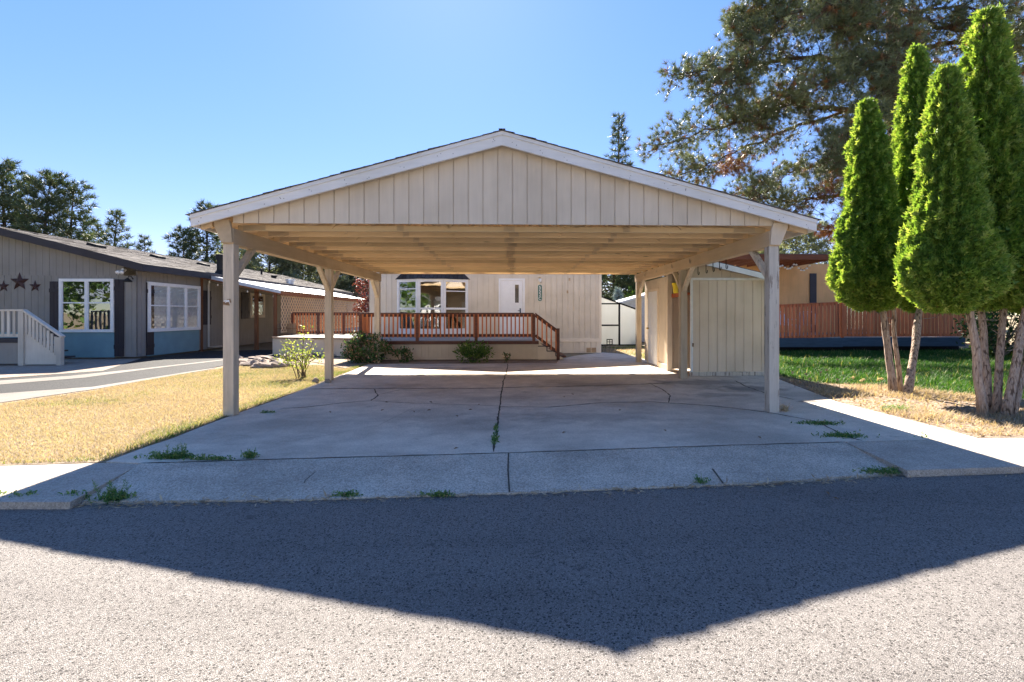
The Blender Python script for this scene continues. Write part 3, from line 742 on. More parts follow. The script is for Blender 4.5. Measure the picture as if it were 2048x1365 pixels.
d = MB(); kx, _, kz = at(1040.5, 622, HY); d.box(kx-.025, kx+.025, HY-.034, HY-.02, kz-.1, kz+.09); d.tube([(kx, HY-.03, kz), (kx, HY-.07, kz), (kx-.09, HY-.075, kz)], .011, 8)
d.build('handle', m_plain('dark blue steel handle', (.05, .08, .12), .3, .6, .7), dr)
# lamp and number plaque on the wall
lx, _, lz = at(1079.5, 561, HY)
lp = thing('porch_lamp', 'small brass wall lamp above the green number plaque', 'lamp', (lx, HY, lz))
l = MB(); l.box(lx-.055, lx+.055, HY-.02, HY-.001, lz-.08, lz+.1); l.build('back_plate', M['brass'], lp, .006)
l = MB(); l.lathe((lx, HY-.08, lz-.09), [(.02, 0), (.05, .02), (.06, .1), (.055, .15), (.02, .17)], 14); l.build('lamp_glass', M['bulb'], lp, smooth=True)
l = MB(); l.tube([(lx, HY-.015, lz+.09), (lx, HY-.08, lz+.11), (lx, HY-.08, lz+.075)], .01, 6); l.lathe((lx, HY-.08, lz+.06), [(.062, 0), (.05, .025), (.01, .03)], 12); l.build('arm', M['brass'], lp)
sx0, _, sz1 = at(1075.8, 570, HY); sx1, _, sz0 = at(1084, 602.5, HY); mx_ = (sx0+sx1)/2
pl = thing('number_plaque', 'tall green plaque reading 552C downwards on the beige wall', 'sign', (mx_, HY, sz0))
def plq(g_, y, t): 
    mb = MB(); a, b, c, d_ = sx0-g_, sx1+g_, sz0-g_, sz1+g_; k = .035
    mb.prism([(a+k, y, c), (b-k, y, c), (b, y, c+k), (b, y, d_-k), (b-k, y, d_), (a+k, y, d_), (a, y, d_-k), (a, y, c+k)], (0, -t, 0)); return mb
plq(.008, HY-.001, .012).build('border', M['white'], pl)
plq(0, HY-.013, .006).build('board', M['green'], pl, .002)
def text(s, size, loc, m, parent, name='lettering', rz=0):
    cu = bpy.data.curves.new(name, 'FONT'); cu.body = s; cu.size = size; cu.align_x = 'CENTER'; cu.extrude = .003; cu.offset = .006*size
    o = bpy.data.objects.new('tmp', cu); me = bpy.data.meshes.new_from_object(o); bpy.data.objects.remove(o)
    me.transform(Matrix.Translation(loc) @ Matrix.Rotation(rad(90), 4, 'X'))
    return link(name, me, m, parent)
hh = (sz1-sz0-.06)/4
for k, ch in enumerate('552C'):
    text(ch, hh*1.18, (mx_, HY-.022, sz1-.03-hh*(k+.92)), M['white'], pl)

# ------------------------------------------------------------------ deck in front of the house
DY, DZ = 15.55, .60
dk = thing('deck', 'raised deck with dark red railing and beige skirting in front of the house', 'deck', (-2, 16, 0))
xa, xb = -4.75, at(1076, 690, DY)[0]
A0, A1 = (-8.15, 17.75), (-4.75, 16.75)          # front edge of the landing to the left
fl = MB()
y = DY-.02
k = 0
while y < HY-.03:
    yy = min(y+.138, HY-.03); fl.box(xa+.004*(k % 2), xb, y, yy, DZ-.035, DZ); y = yy+.006; k += 1
fl.prism([(*A0, DZ-.035), (*A1, DZ-.035), (xa, HY-.05, DZ-.035), (HX0-.02, HY, DZ-.035), (HX0-.02, 20.6, DZ-.035), (-8.75, 20.6, DZ-.035)], (0, 0, .036))
fl.box(xa, xb+.02, DY-.055, DY-.02, DZ-.11, DZ-.012, 1)
fl.build('deck_floor', [M['deckfloor'], M['redwood_dk']], dk)
stp = MB()
boards(stp, (xa, DY), (1, 0), (0, -1), xb-xa, .03, DZ-.04, pitch=.2032, gap=.018, depth=.018, thick=.03)
dv = (Vector((*A1, 0))-Vector((*A0, 0))); ln = dv.length; dv.normalize()
boards(stp, A0, (dv.x, dv.y), (dv.y, -dv.x), ln, .02, DZ-.01, pitch=.4064)
boards(stp, (A0[0]-.6, 20.6), ((A0[0]-(A0[0]-.6))/2.9, (17.75-20.6)/2.9), (-.98, -.2), 2.9, .02, DZ-.01, pitch=.4064)
stp.box(xa, xb, DY-.02, DY, .03, .10)
stp.build('skirting', M['siding'], dk)
cap = MB(); cap.bar((A0[0], A0[1]-.02, DZ+.01), (A1[0], A1[1]-.02, DZ+.01), .09, .03); cap.build('edge_cap', M['redwood_dk'], dk)
# joist board at the house, seen under the rail
jb = MB(); jb.box(-4.7, at(980, 675, HY)[0], HY-.06, HY-.035, DZ+.005, DZ+.10); jb.build('ledger_board', M['siding'], dk)
RT = 1.44
def rail(parent, a, b, zt, zb, posts, npitch, zb_post, name='railing', slope=0, wide=.04, m_b='redwood_lt', m_r='redwood_dk', m_p='redwood_dk', side=1, top_w=.13, bal_d=.035):
    """a,b (x,y,zfloor). zt/zb heights of top and bottom rail above floor"""
    a, b = Vector(a), Vector(b); d = (b-a); ln = Vector((d.x, d.y, 0)).length; up = Vector((0, 0, 1))
    mb = MB(); mb.bar(a+up*(zt-.018), b+up*(zt-.018), top_w, .036); mb.bar(a+up*(zt-.08), b+up*(zt-.08), .04, .085); mb.bar(a+up*zb, b+up*zb, .04, .085)
    r = mb.build(name, M[m_r], parent, .003)
    nrm = Vector((d.y, -d.x, 0)).normalized()*side
    n = max(1, int(ln/npitch))
    for i in range(n):
        p = a.lerp(b, (i+.5)/n)+nrm*(.02+bal_d/2+.002)
        q = MB(); q.bar(p+up*(zb-.06), p+up*(zt-.045), wide, bal_d, (nrm.x, nrm.y, 0)); q.build('baluster', M[m_b], r)
    for t in posts:
        p = a.lerp(b, t); q = MB(); q.box(p.x-.045, p.x+.045, p.y-.045-.03, p.y+.045-.03, p.z+zb_post, p.z+zt-.037); q.build('post', M[m_p], parent, .004)
    return r
yr = DY+.03
xs = [at(722, 650, yr)[0], at(835, 650, yr)[0], at(952.5, 650, yr)[0], at(1067.5, 650, yr)[0]]
for i, (p, q) in enumerate(zip(xs, xs[1:])):
    rail(dk, (p, yr, DZ), (q, yr, DZ), RT-DZ, .155, [0] if i < 2 else [0, 1], .122, -.06 if i else -.5)
rail(dk, (-8.62, 20.5, DZ), (-5.6, 20.5, DZ), .88, .10, [0, .33, .66, 1], .115, 0)
rail(dk, (xs[0]-.03, 16.8, DZ), (xs[0]-.03, yr+.06, DZ), RT-DZ, .155, [], .14, 0)
# steps at the right end
xs0 = xs[3]
for k in range(3):
    s_ = MB(); zt = DZ-.15*(k+1)-.02; x0 = xb+.27*k; x1 = x0+.31
    s_.box(x0, x1, DY+.02, DY+1.5, zt-.04, zt, 0); s_.box(x0+.01, x0+.03, DY+.03, DY+1.5, zt, zt+.13, 1)
    s_.build('step', [M['brownwood'], M['siding']], dk)
sd = MB(); sd.prism([(xb, DY+.0, .02), (xb+.78, DY, .02), (xb+.78, DY, .06), (xb, DY, DZ-.05)], (0, .02, 0)); sd.build('stair_side', M['siding'], dk)
st2 = MB(); pts = [(xb, DZ-.03)]
zz = [(xb+.0, .43), (xb+.27, .43), (xb+.27, .28), (xb+.54, .28), (xb+.54, .13), (xb+.80, .13)]
for (x0, z0), (x1, z1) in zip(zz, zz[1:]): st2.bar((x0, DY-.012, z0), (x1, DY-.012, z1), .025, .04, (0, 1, 0))
st2.build('stringer', M['shutter'], dk)
xe = at(1116, 700, yr)[0]
rail(dk, (xs0+.045, yr, DZ), (xe, yr, DZ-.52), RT-DZ, .155, [], .125, 0)
q = MB(); q.box(xe-.045, xe+.045, yr-.075, yr+.015, .02, 1.0-.05+.02); q.build('post', M['redwood_dk'], dk, .004)

# ------------------------------------------------------------------ storage shed on the right
SY = 11.5
sx0_, sx1_ = 4.03, 5.74
sh = thing('storage_shed', 'beige storage shed with grooved walls and white door along the carport side', 'shed', (4.9, 13, 0))
zs = lambda x: 2.71-.235*(x-3.9)
w_ = MB(); boards(w_, (sx0_, SY), (1, 0), (0, -1), sx1_-sx0_, .08, 2.18, pitch=.2032, gap=.02, depth=.016, thick=.026)
w_.build('front_wall', M['siding'], sh)
w_ = MB(); boards(w_, (sx0_, SY+.006), (1, 0), (0, -1), sx1_-sx0_, 2.18, lambda s: zs(sx0_+s)-.10, pitch=.2032, phase=.1); w_.build('gable_panel', M['siding'], sh)
w_ = MB(); boards(w_, (sx1_, SY), (0, 1), (1, 0), 3.5, 0, zs(sx1_)-.1)
boards(w_, (3.88, 12.54), (1, 0), (0, -1), 1.9, .05, 2.5, pitch=.2032, phase=.05)
w_.build('wall', M['siding'], sh)
dy0, dy1 = 13.5, 14.42
w_ = MB()
boards(w_, (3.86, 14.86), (0, -1), (-1, 0), 14.86-12.56, .06, 2.34, pitch=.2032, holes=[(14.86-dy1, 14.86-dy0, .05, 2.04)])
w_.build('side_wall', M['siding'], sh)
tm = MB(); tm.box(sx0_, sx1_, SY-.03, SY+.002, 2.16, 2.215); tm.box(sx0_-.01, sx0_+.05, SY-.022, SY+.0, .06, 2.16); tm.build('trim', M['greywhite'], sh, .003)
tm = MB(); tm.box(3.80, 3.92, 12.47, 12.56, 0, 2.36); tm.box(3.83, 3.86, 12.57, 13.40, .0, .14); tm.build('corner_post', M['siding'], sh, .004)
bb = MB(); bb.box(sx0_-.02, sx1_, SY-.035, SY+.05, .0, .09); bb.build('base_plank', M['whitepost'], sh, .005)
rf2 = MB(); rf2.prism([(3.95, SY-.25, zs(3.95)-.04), (5.86, SY-.25, zs(5.86)-.04), (5.86, SY-.25, zs(5.86)), (3.95, SY-.25, zs(3.95))], (0, 3.8, 0)); rf2.build('roof', M['shingle'], sh)
rf2 = MB(); rf2.prism([(3.98, SY-.275, zs(3.98)-.14), (5.84, SY-.275, zs(5.84)-.14), (5.84, SY-.275, zs(5.84)-.02), (3.98, SY-.275, zs(3.98)-.02)], (0, .024, 0)); rf2.build('fascia', M['greywhite'], sh)
v = MB(); v.box(sx0_+.03, sx0_+.065, SY-.036, SY-.0221, .66, .74); v.build('latch', M['litter'], sh, .003)
# door: frame, leaf with six raised panels, knob
fr = MB(); X = 3.85
fr.box(X-.02, X+.03, dy0-.09, dy0, .03, 2.09); fr.box(X-.02, X+.03, dy1, dy1+.09, .03, 2.09); fr.box(X-.02, X+.03, dy0, dy1, 2.02, 2.09)
sdr = fr.build('door', M['siding'], sh, .003)
lf = MB(); lf.box(X-.005, X+.03, dy0+.005, dy1-.005, .04, 2.015)
ww_ = (dy1-dy0-.36)/2
for yy in (dy0+.12, dy0+.24+ww_):
    for za, zb2 in ((.22, .86), (1.0, 1.5), (1.62, 1.86)):
        lf.box(X-.010, X-.005, yy, yy+ww_, za, zb2); lf.box(X-.016, X-.0101, yy+.04, yy+ww_-.04, za+.04, zb2-.04)
lf.build('door_leaf', M['white'], sdr, .002)
kn = MB(); kn.tube([(X-.005, dy1-.08, 1.0), (X-.035, dy1-.08, 1.0), (X-.04, dy1-.08, 1.0), (X-.075, dy1-.08, 1.0)], [.012, .012, .028, .022], 10); kn.build('handle', M['brass'], sdr, smooth=True)
sv = MB(); sv.box(3.92, 5.6, 11.62, 12.5, 1.86, 1.89); sv.box(3.90, 3.935, 11.62, 12.5, 1.80, 1.89, 1); sv.build('shelf', [M['rust'], M['rust']], sh, .002)
# pots on the shelf
px_, py_, _ = at(1353, 575, 12.15)
yp = thing('plant_pot', 'bright yellow plastic pot on the shed shelf', 'pot', (px_+.02, 12.15, 1.892))
a = MB(); a.lathe((px_+.02, 12.15, 1.892), [(.085, 0), (.115, .20), (.128, .20), (.128, .245), (.112, .245), (.10, .02)], 20); a.build('pot', M['yellow'], yp)
a = MB(); a.lathe((px_+.02, 12.15, 2.07), [(.11, 0), (.105, .02), (.0, .035)], 14); a.build('soil', M['soil'], yp)
px2 = at(1361, 575, 12.0)[0]
yp = thing('plant_pot', 'small dark green pot beside the yellow one on the shed shelf', 'pot', (px2+.03, 12.0, 1.892))
a = MB(); a.lathe((px2+.03, 12.0, 1.892), [(.07, 0), (.09, .22), (.10, .22), (.10, .27), (.08, .27), (.07, .03)], 16); a.build('pot', M['green'], yp)
def bush_pts(n, c, r, rr_, shell=.55):
    d = nz(rr_.normal(size=(n, 3))); k = rr_.uniform(shell, 1, (n, 1))**.6
    return np.array(c)+d*k*np.array(r), d
P, D = bush_pts(90, (px2+.03, 12.0, 2.22), (.09, .09, .12), rng)
np_mesh('leaves', leafs(P, D+rng.normal(size=P.shape)*.4, rng.normal(size=P.shape), .07, .03, rng), 4, L_['hedge'], yp, rng.uniform(0, 1, 90))
# ------------------------------------------------------------------ grey neighbour house on the left
NX, NY0, NY1, NRX = -11.7, 16.4, 36.5, -16.0
nh = thing('neighbor_house', 'grey neighbour house with dark trim, shutters and blue skirting left of the dry lawn', 'house', (NX, NY0, 0))
def zn(x): return 2.93+.255*(NX+.42-x) if x > NRX else 2.93+.255*(NX+.42-NRX)-.255*(NRX-x)
w_ = MB()
boards(w_, (-21, NY0), (1, 0), (0, -1), 21+NX, .06, 2.60, pitch=.2032, gap=.012)
boards(w_, (-21, NY0-.006), (1, 0), (0, -1), 21+NX-.4, 2.60, lambda s: max(2.605, zn(-21+s)-.14), pitch=.2032, gap=.012, phase=.06)
boards(w_, (NX, NY0), (0, 1), (1, 0), NY1-NY0, .06, 2.84, pitch=.2032, gap=.012)
w_.build('wall', M['grey'], nh)
bl = MB(); zt = at(180, 665, NY0)[2]
bx0, bx1 = at(122, 700, NY0-.02)[0], at(229, 700, NY0-.02)[0]
bl.box(bx0-2.2, bx1, NY0-.02, NY0-.001, .05, zt); bl.build('skirting', M['blue'], nh)
bl = MB(); ya, yb = atX(293, 690, NX)[1], atX(397, 690, NX)[1]; bl.box(NX+.001, NX+.02, ya, yb, .05, zt); bl.build('skirting', M['blue'], nh)
rr = MB(); xe_ = NX+.42
roof_plane(rr, NRX, xe_, NY0-.35, NY1+.3, lambda x: zn(x)-.01, .05, 0); roof_plane(rr, -21.5, NRX, NY0-.35, NY1+.3, lambda x: zn(x)-.01, .05, 0)
courses(rr, xe_+.02, NRX, NY0-.37, NY1+.3, lambda x: zn(x), 9, .014, .15, 0, .5)
nr = rr.build('roof', M['shingle'], nh)
fc = MB()
for a, b in ((NRX, xe_), (-21.5, NRX)):
    fc.prism([(a, NY0-.39, zn(a)-.22), (b, NY0-.39, zn(b)-.22), (b, NY0-.39, zn(b)), (a, NY0-.39, zn(a))], (0, .035, 0))
fc.build('fascia', M['darkgrey'], nh, .003)
fc = MB(); fc.box(xe_, xe_+.035, NY0-.39, 20.0, zn(xe_)-.21, zn(xe_)-.005); fc.box(xe_-.3, xe_+.01, NY0-.354, NY0+.0, zn(xe_)-.205, zn(xe_)-.19); fc.build('fascia', M['darkgrey'], nh, .003)
fc = MB(); fc.box(xe_, xe_+.035, 20.0, NY1+.3, zn(xe_)-.21, zn(xe_)-.005); fc.build('fascia', M['darkgrey'], nh, .003)
sf = MB(); sf.box(NX, xe_, NY0, NY1, 2.80, 2.815); sf.build('soffit', M['soffit'], nh)
# windows
a = at(120, 600, NY0-.02)[0]; b = at(229, 600, NY0-.02)[0]; z1, z0 = at(170, 558, NY0)[2], at(170, 665, NY0)[2]
window(nh, (a, NY0-.002), (1, 0), (0, -1), b-a, z0, z1, [1, 1], [z0+(z1-z0)*.55], .09, .07, False, 'glass2', 'dark')
ya, yb = atX(293, 600, NX)[1], atX(397.5, 600, NX)[1]; z1, z0 = atX(330, 567, NX)[2], atX(330, 663, NX)[2]
window(nh, (NX+.002, ya), (0, 1), (1, 0), yb-ya, z0, z1, [1, 1, .8], [z0+(z1-z0)*.53], .11, .07, True, 'glass', 'dark')
ya, yb = 23.3, 24.6
window(nh, (NX+.002, ya), (0, 1), (1, 0), yb-ya, 1.25, 2.35, [1], [1.9], .12, .06, False, 'glass2', 'dark', m='cream')
def shutter(pos, u, n, wd, z0, z1):
    U, N = Vector((*u, 0)), Vector((*n, 0)); O = Vector((*pos, 0)); mb = MB()
    def bx(s0, s1, a, b, d0, d1):
        P = lambda s, z, d: O+U*s+N*d+Vector((0, 0, z))
        mb.add([P(s0,a,d0), P(s1,a,d0), P(s1,b,d0), P(s0,b,d0), P(s0,a,d1), P(s1,a,d1), P(s1,b,d1), P(s0,b,d1)], [(0,3,2,1),(4,5,6,7),(0,1,5,4),(1,2,6,5),(2,3,7,6),(3,0,4,7)])
    k = 2
    for i in range(k): bx(wd*i/k+.004, wd*(i+1)/k-.004, z0, z1, .003, .03)
    for zz in (z0+.30, z1-.28): bx(0, wd, zz-.06, zz+.06, .03, .05)
    mb.build('shutter', M['shutter'], nh, .003)
sa, sb = at(100.5, 600, NY0)[0], at(119, 600, NY0)[0]; shutter((sa, NY0), (1, 0), (0, -1), sb-sa, .6, z1-.03)
sa, sb = at(229.5, 600, NY0)[0], at(249, 600, NY0)[0]; shutter((sa, NY0), (1, 0), (0, -1), sb-sa, .08, 2.48)
ya, yb = NY0+.72, atX(292, 600, NX)[1]; shutter((NX, ya), (0, 1), (1, 0), yb-ya, .08, 2.42)
shutter((NX, 19.75), (0, 1), (1, 0), .55, 1.0, 2.3); shutter((NX, 22.55), (0, 1), (1, 0), .6, 1.2, 2.35)
# roof vents, chimney pipe
for px_, py_ in ((190, 494), (313, 516), (405, 531)):
    # find the point on the roof plane along the sight line
    d = _ray(px_, py_); s_ = .255; t = (2.93+s_*(NX+.42)-H)/(d[2]+s_*d[0]); p = (d[0]*t, d[1]*t, H+d[2]*t)
    v = MB(); v.prism([(p[0]-.2, p[1]-.2, p[2]+.0), (p[0]+.2, p[1]-.2, p[2]-.08), (p[0]+.2, p[1]-.2, p[2]+.05), (p[0]-.1, p[1]-.2, p[2]+.13)], (0, .45, 0)); v.build('roof_vent', M['black'], nr, .01)
def on_roof(px, py):
    d = _ray(px, py); s_ = .255; t = (2.93+s_*(NX+.42)-H)/(d[2]+s_*d[0]); return (d[0]*t, d[1]*t, H+d[2]*t)
p = on_roof(441, 549)
v = MB(); v.lathe((p[0], p[1], p[2]-.15), [(.28, 0), (.16, .28), (.13, .30), (.13, .72), (.17, .72), (.17, .92), (.10, .94)], 14); v.build('chimney_pipe', M['black'], nr, smooth=False)
for px_, py_, r_, h_ in ((523, 548, .05, .3), (548, 555, .12, .12), (580, 566, .18, .2)):
    p = on_roof(px_, py_+2); v = MB(); v.lathe((p[0], p[1], p[2]-.05), [(r_, 0), (r_, h_), (r_*1.3, h_), (r_*1.3, h_+.08), (.01, h_+.1)], 12); v.build('roof_vent', M['steel'] if r_ > .15 else M['black'], nr)
# floodlight and gooseneck lamp
p = at(241, 543, NY0-.2)
fl_ = thing('floodlight', 'white twin floodlight under the grey roof corner', 'light', p)
a = MB(); a.tube([(p[0], NY0-.02, p[2]+.05), (p[0], NY0-.12, p[2]+.05)], .05, 10); a.build('mount', M['white'], fl_)
for s in (-1, 1):
    a = MB(); a.tube([(p[0]+s*.03, NY0-.11, p[2]+.03), (p[0]+s*.06, NY0-.2, p[2]-.02), (p[0]+s*.07, NY0-.25, p[2]-.05)], [.03, .05, .06], 12); a.build('lamp_head', M['white'], fl_, smooth=True)
p = at(255, 559, NY0-.25)
gl_ = thing('wall_lamp', 'black gooseneck barn lamp on the grey wall corner', 'lamp', p)
a = MB(); a.tube([(p[0], NY0-.01, p[2]+.02), (p[0], NY0-.1, p[2]+.10), (p[0], NY0-.2, p[2]+.10), (p[0], NY0-.25, p[2]+.02)], .012, 8); a.build('arm', M['black'], gl_, smooth=True)
a = MB(); a.lathe((p[0], NY0-.25, p[2]-.08), [(.13, 0), (.10, .05), (.04, .10), (.03, .12)], 16); a.build('lamp_shade', M['black'], gl_, smooth=True)
# barn stars
def star(px, py, r, label):
    p = at(px, py, NY0-.03); mb = MB(); vs = [(p[0], NY0-.03-r*.22, p[2])]
    for k in range(10):
        a = math.pi/2+k*math.pi/5; q = r if k % 2 == 0 else r*.42; vs.append((p[0]+q*math.cos(a), NY0-.012, p[2]+q*math.sin(a)))
    mb.add(vs, [(0, k+1, (k+1) % 10+1) for k in range(10)]+[tuple(range(10, 0, -1))])
    o = mb.build('barn_star', M['iron'], org=(p[0], NY0-.02, p[2])); props(o, label, 'star', 'metal stars on the grey wall')
star(38, 564, .30, 'largest rusty metal star, in the middle of three on the grey wall'); star(69, 573, .19, 'small rusty metal star between the largest star and the shuttered window'); star(6, 573, .19, 'small rusty metal star at the edge of the photo, left of the largest star')
# gutter downpipe, hose reel bits
a = MB(); q = atX(406, 560, NX+.1); a.tube([(NX+.12, 20.05, 2.7), (NX+.08, 20.05, 2.5), (NX+.08, 20.05, .15), (NX+.1, 20.5, .12), (NX+.1, 20.9, .12)], .035, 8); a.build('downpipe', M['cream'], nh)
# patio cover
pc = thing('patio_cover', 'white metal patio cover on brown posts beside the grey house', 'patio cover', (-10, 20, 0))
C0 = at(397, 548, 19.6); C1 = at(559, 582, 19.6); ye = 31.0
zc0, zc1 = C0[2], C1[2]; cxa, cxb = C0[0], C1[0]
r_ = MB(); k = int((ye-19.6)/.15)
prof = []
for i in range(k+1):
    y = 19.6+(ye-19.6)*i/k; prof.append((y, .018*(i % 2)))
vs = []
for y, d in prof: vs += [(cxa, y, zc0+d), (cxb+.05, y, zc1+d)]
r_.add(vs, [(2*i, 2*i+1, 2*i+3, 2*i+2) for i in range(k)])
r_.prism([(cxa, 19.57, zc0-.11), (cxb+.05, 19.57, zc1-.10), (cxb+.05, 19.57, zc1+.02), (cxa, 19.57, zc0+.02)], (0, .025, 0))
r_.build('roof', M['metalroof'], pc)
b_ = MB(); b_.prism([(cxa, 19.66, zc0-.16), (cxb, 19.66, zc1-.15), (cxb, 19.66, zc1-.02), (cxa, 19.66, zc0-.02)], (0, .05, 0)); b_.box(cxb-.06, cxb+.02, 19.7, ye, zc1-.16, zc1-.02)
for i in range(12):
    y = 20.4+i*.9; b_.prism([(cxa, y, zc0-.13), (cxb, y, zc1-.12), (cxb, y, zc1-.015), (cxa, y, zc0-.015)], (0, .045, 0))
b_.build('rafters', M['brownwood'], pc)
for x, y, w2 in ((at(401, 600, 19.7)[0], 19.72, .055), (at(513, 600, 20.6)[0], 20.6, .06), (at(550, 600, 19.7)[0], 19.72, .05), (cxb-.05, 25.3, .05), (cxb-.05, 30.8, .05)):
    q = MB(); zz = zc0+(zc1-zc0)*(x-cxa)/(cxb-cxa)-.14; q.box(x-w2, x+w2, y-w2, y+w2, 0, zz); q.build('post', M['brownwood'], pc, .004)
# lattice along the outer side
lt = MB(); lz0, lz1, ly0, ly1 = .75, zc1-.16, 19.8, ye-.1; lx = cxb-.04
for sgn, dx in ((1, 0), (-1, .012)):
    s = -(lz1-lz0)
    while s < (ly1-ly0):
        y0_, z0_ = ly0+s, lz0; y1_, z1_ = ly0+s+(lz1-lz0), lz1
        if y0_ < ly0: z0_ += ly0-y0_; y0_ = ly0
        if y1_ > ly1: z1_ -= y1_-ly1; y1_ = ly1
        if sgn < 0: z0_, z1_ = lz1+lz0-z0_, lz1+lz0-z1_
        if y1_-y0_ > .03: lt.bar((lx+dx, y0_, z0_), (lx+dx, y1_, z1_),   .008, .045, (0, .7, .7) if sgn < 0 else (0, -.7, .7))
        s += .23
lt.box(lx-.01, lx+.03, ly0, ly1, lz1, lz1+.06); lt.box(lx-.01, lx+.03, ly0, ly1, lz0-.05, lz0)
lt.build('lattice', M['lattice'], pc)
bf = thing('reed_fence', 'short brown reed screen standing beside the deck railing', 'fence', (-8.9, 20.2, .6))
b_ = MB()
xa_, xb_ = at(555, 650, 20.3)[0], at(593, 650, 20.3)[0]; n = 46
for i in range(n):
    x = xa_+(xb_-xa_)*i/n+R.uniform(-.003, .003); b_.tube([(x, 20.3, .3), (x+R.uniform(-.01, .01), 20.3, 1.05+R.uniform(-.04, .04))], .009, 5)
b_.build('reeds', M['bamboo'], bf)
b_ = MB(); b_.bar((xa_, 20.285, .85), (xb_, 20.285, .85), .01, .012); b_.bar((xa_, 20.285, .62), (xb_, 20.285, .62), .01, .012); b_.build('tie', M['brownwood'], bf)
def string_lights(label, pts, nb, sag, r=.03):
    o = thing('string_lights', label, 'string lights', pts[0]); c = MB(); path = []
    for a, b in zip(pts, pts[1:]):
        for i in range(8):
            t = i/8; p = Vector(a).lerp(Vector(b), t); p.z -= sag*4*t*(1-t); path.append(p)
    path.append(Vector(pts[-1])); c.tube(path, .006, 5); c.build('cord', M['black'], o)
    for i in range(nb):
        f = (i+.5)/nb*(len(path)-1); k = int(f); p = path[k].lerp(path[min(k+1, len(path)-1)], f-k)
        b = MB(); b.lathe((p.x, p.y, p.z-.085), [(.008, 0), (r*.85, .015), (r, .04), (r*.55, .062), (.014, .065), (.014, .085)], 10, 0); b.build('bulb', M['bulb'], o, smooth=True)
string_lights('string of clear bulbs under the front edge of the white patio cover', [(cxa+.1, 19.85, zc0-.17), (cxa+(cxb-cxa)*.4, 19.85, zc0+(zc1-zc0)*.4-.18), (cxb-.1, 19.85, zc1-.17)], 7, .08)
# cream porch steps at the left edge
ps = thing('porch_steps', 'cream wooden porch steps with slatted railing at the grey house', 'steps', (-13.5, 14.3, 0))
sy = 14.35
x_a, x_b, x_c = at(-60, 650, sy)[0], at(45, 650, sy)[0], at(120.5, 700, sy)[0]
zt_ = at(45, 621, sy)[2]; zl_ = at(121, 675, sy)[2]
q = MB(); q.box(x_b-.07, x_b+.07, sy-.06, sy+.06, .0, zt_-.03); q.build('post', M['cream'], ps, .005)
q = MB(); q.box(x_c-.06, x_c+.06, sy-.06, sy+.06, .0, zl_+.0); q.build('post', M['cream'], ps, .005)
q = MB(); q.bar((x_a, sy, zt_), (x_b+.07, sy, zt_), .13, .05); q.bar((x_b+.05, sy, zt_-.005), (x_c+.08, sy, zl_+.01), .13, .05)
q.bar((x_a, sy, .82), (x_b-.07, sy, .82), .05, .08); rl = q.build('railing', M['cream'], ps, .004)
for i in range(9):
    x = x_b-.2-.15*i; q = MB(); q.box(x-.035, x+.035, sy-.03, sy-.005, .80, zt_-.02); q.build('baluster', M['cream'], rl)
q = MB(); k = 9
for i in range(k):
    f = (i+.5)/k; x = x_b+.07+(x_c-x_b-.13)*f; ztt = zt_+(zl_-zt_)*f
    b = MB(); b.box(x-.032, x+.032, sy-.03, sy-.005, ztt-.62+.1*f, ztt-.02); b.build('baluster', M['cream'], rl)
q = MB(); q.prism([(x_b+.07, sy-.002, .03), (x_c-.06, sy-.002, .03), (x_c-.06, sy-.002, zl_-.48+.1), (x_b+.07, sy-.002, zt_-.55)], (0, .02, 0)); q.build('side_panel', M['cream'], ps)
q = MB(); q.box(x_a, x_b-.07, sy-.02, sy+.9, .62, .72, 0); q.box(x_a, x_b-.09, sy-.0, sy+.02, .05, .62, 1); q.build('landing', [M['darkgrey'], M['grey']], ps)
for i in range(3):
    q = MB(); x = x_b+.08+i*.2; z = .55-.17*i; q.box(x, x+.30, sy+.05, sy+.75, z-.04, z); q.build('step', M['darkgrey'], ps)

# ------------------------------------------------------------------ greenhouse and outbuilding behind on the right
GY = 22.8
gh = thing('greenhouse', 'cloudy polycarbonate greenhouse with black frame between the beige house and the shed', 'greenhouse', (3.9, GY, 0))
gr, ge = at(1199, 600, GY)[0], at(1276, 600, GY)[0]; gz, gez = 2.22, 1.60; gl0 = gr-(ge-gr)
q = MB(); q.add([(gl0, GY, .05), (ge, GY, .05), (ge, GY, gez), (gr, GY, gz), (gl0, GY, gez)], [(0, 1, 2, 3, 4)])
q.add([(ge, GY, .05), (ge, GY+3, .05), (ge, GY+3, gez), (ge, GY, gez), (gr, GY, gz), (gr, GY+3, gz), (gl0, GY, gez), (gl0, GY+3, gez), (gl0, GY, .05), (gl0, GY+3, .05)],
      [(0, 1, 2, 3), (3, 2, 5, 4), (4, 5, 7, 6), (6, 7, 9, 8), (0, 8, 9, 1), (1, 9, 7, 5, 2)])
q.build('panel', M['poly'], gh)
q = MB(); gm = at(1238.5, 600, GY)[0]
def zg(x): return gz-(gz-gez)*abs(x-gr)/(ge-gr)
for x in (gl0, 2*gr-gm, gm, ge): q.box(x-.04, x+.04, GY-.03, GY+.01, 0, zg(x))
for x0, x1 in ((gl0-.05, gr), (gr, ge+.05)): q.bar((x0, GY-.012, zg(x0)), (x1, GY-.012, zg(x1)), .05, .06)
z_ = at(1220, 608, GY)[2]; q.box(2*gr-gm, gm, GY-.03, GY+.0, z_-.03, z_+.03); z_ = at(1220, 651, GY)[2]; q.box(2*gr-gm, gm, GY-.03, GY, z_-.035, z_+.035)
q.box(gl0, ge, GY-.03, GY+.01, .0, .06); q.bar((ge, GY, gez), (ge, GY+3, gez), .05, .06); q.bar((ge, GY, .05), (ge, GY+3, .05), .05, .06); q.box(ge-.03, ge+.02, GY+2.95, GY+3, 0, gez)
q.build('frame', M['black'], gh)
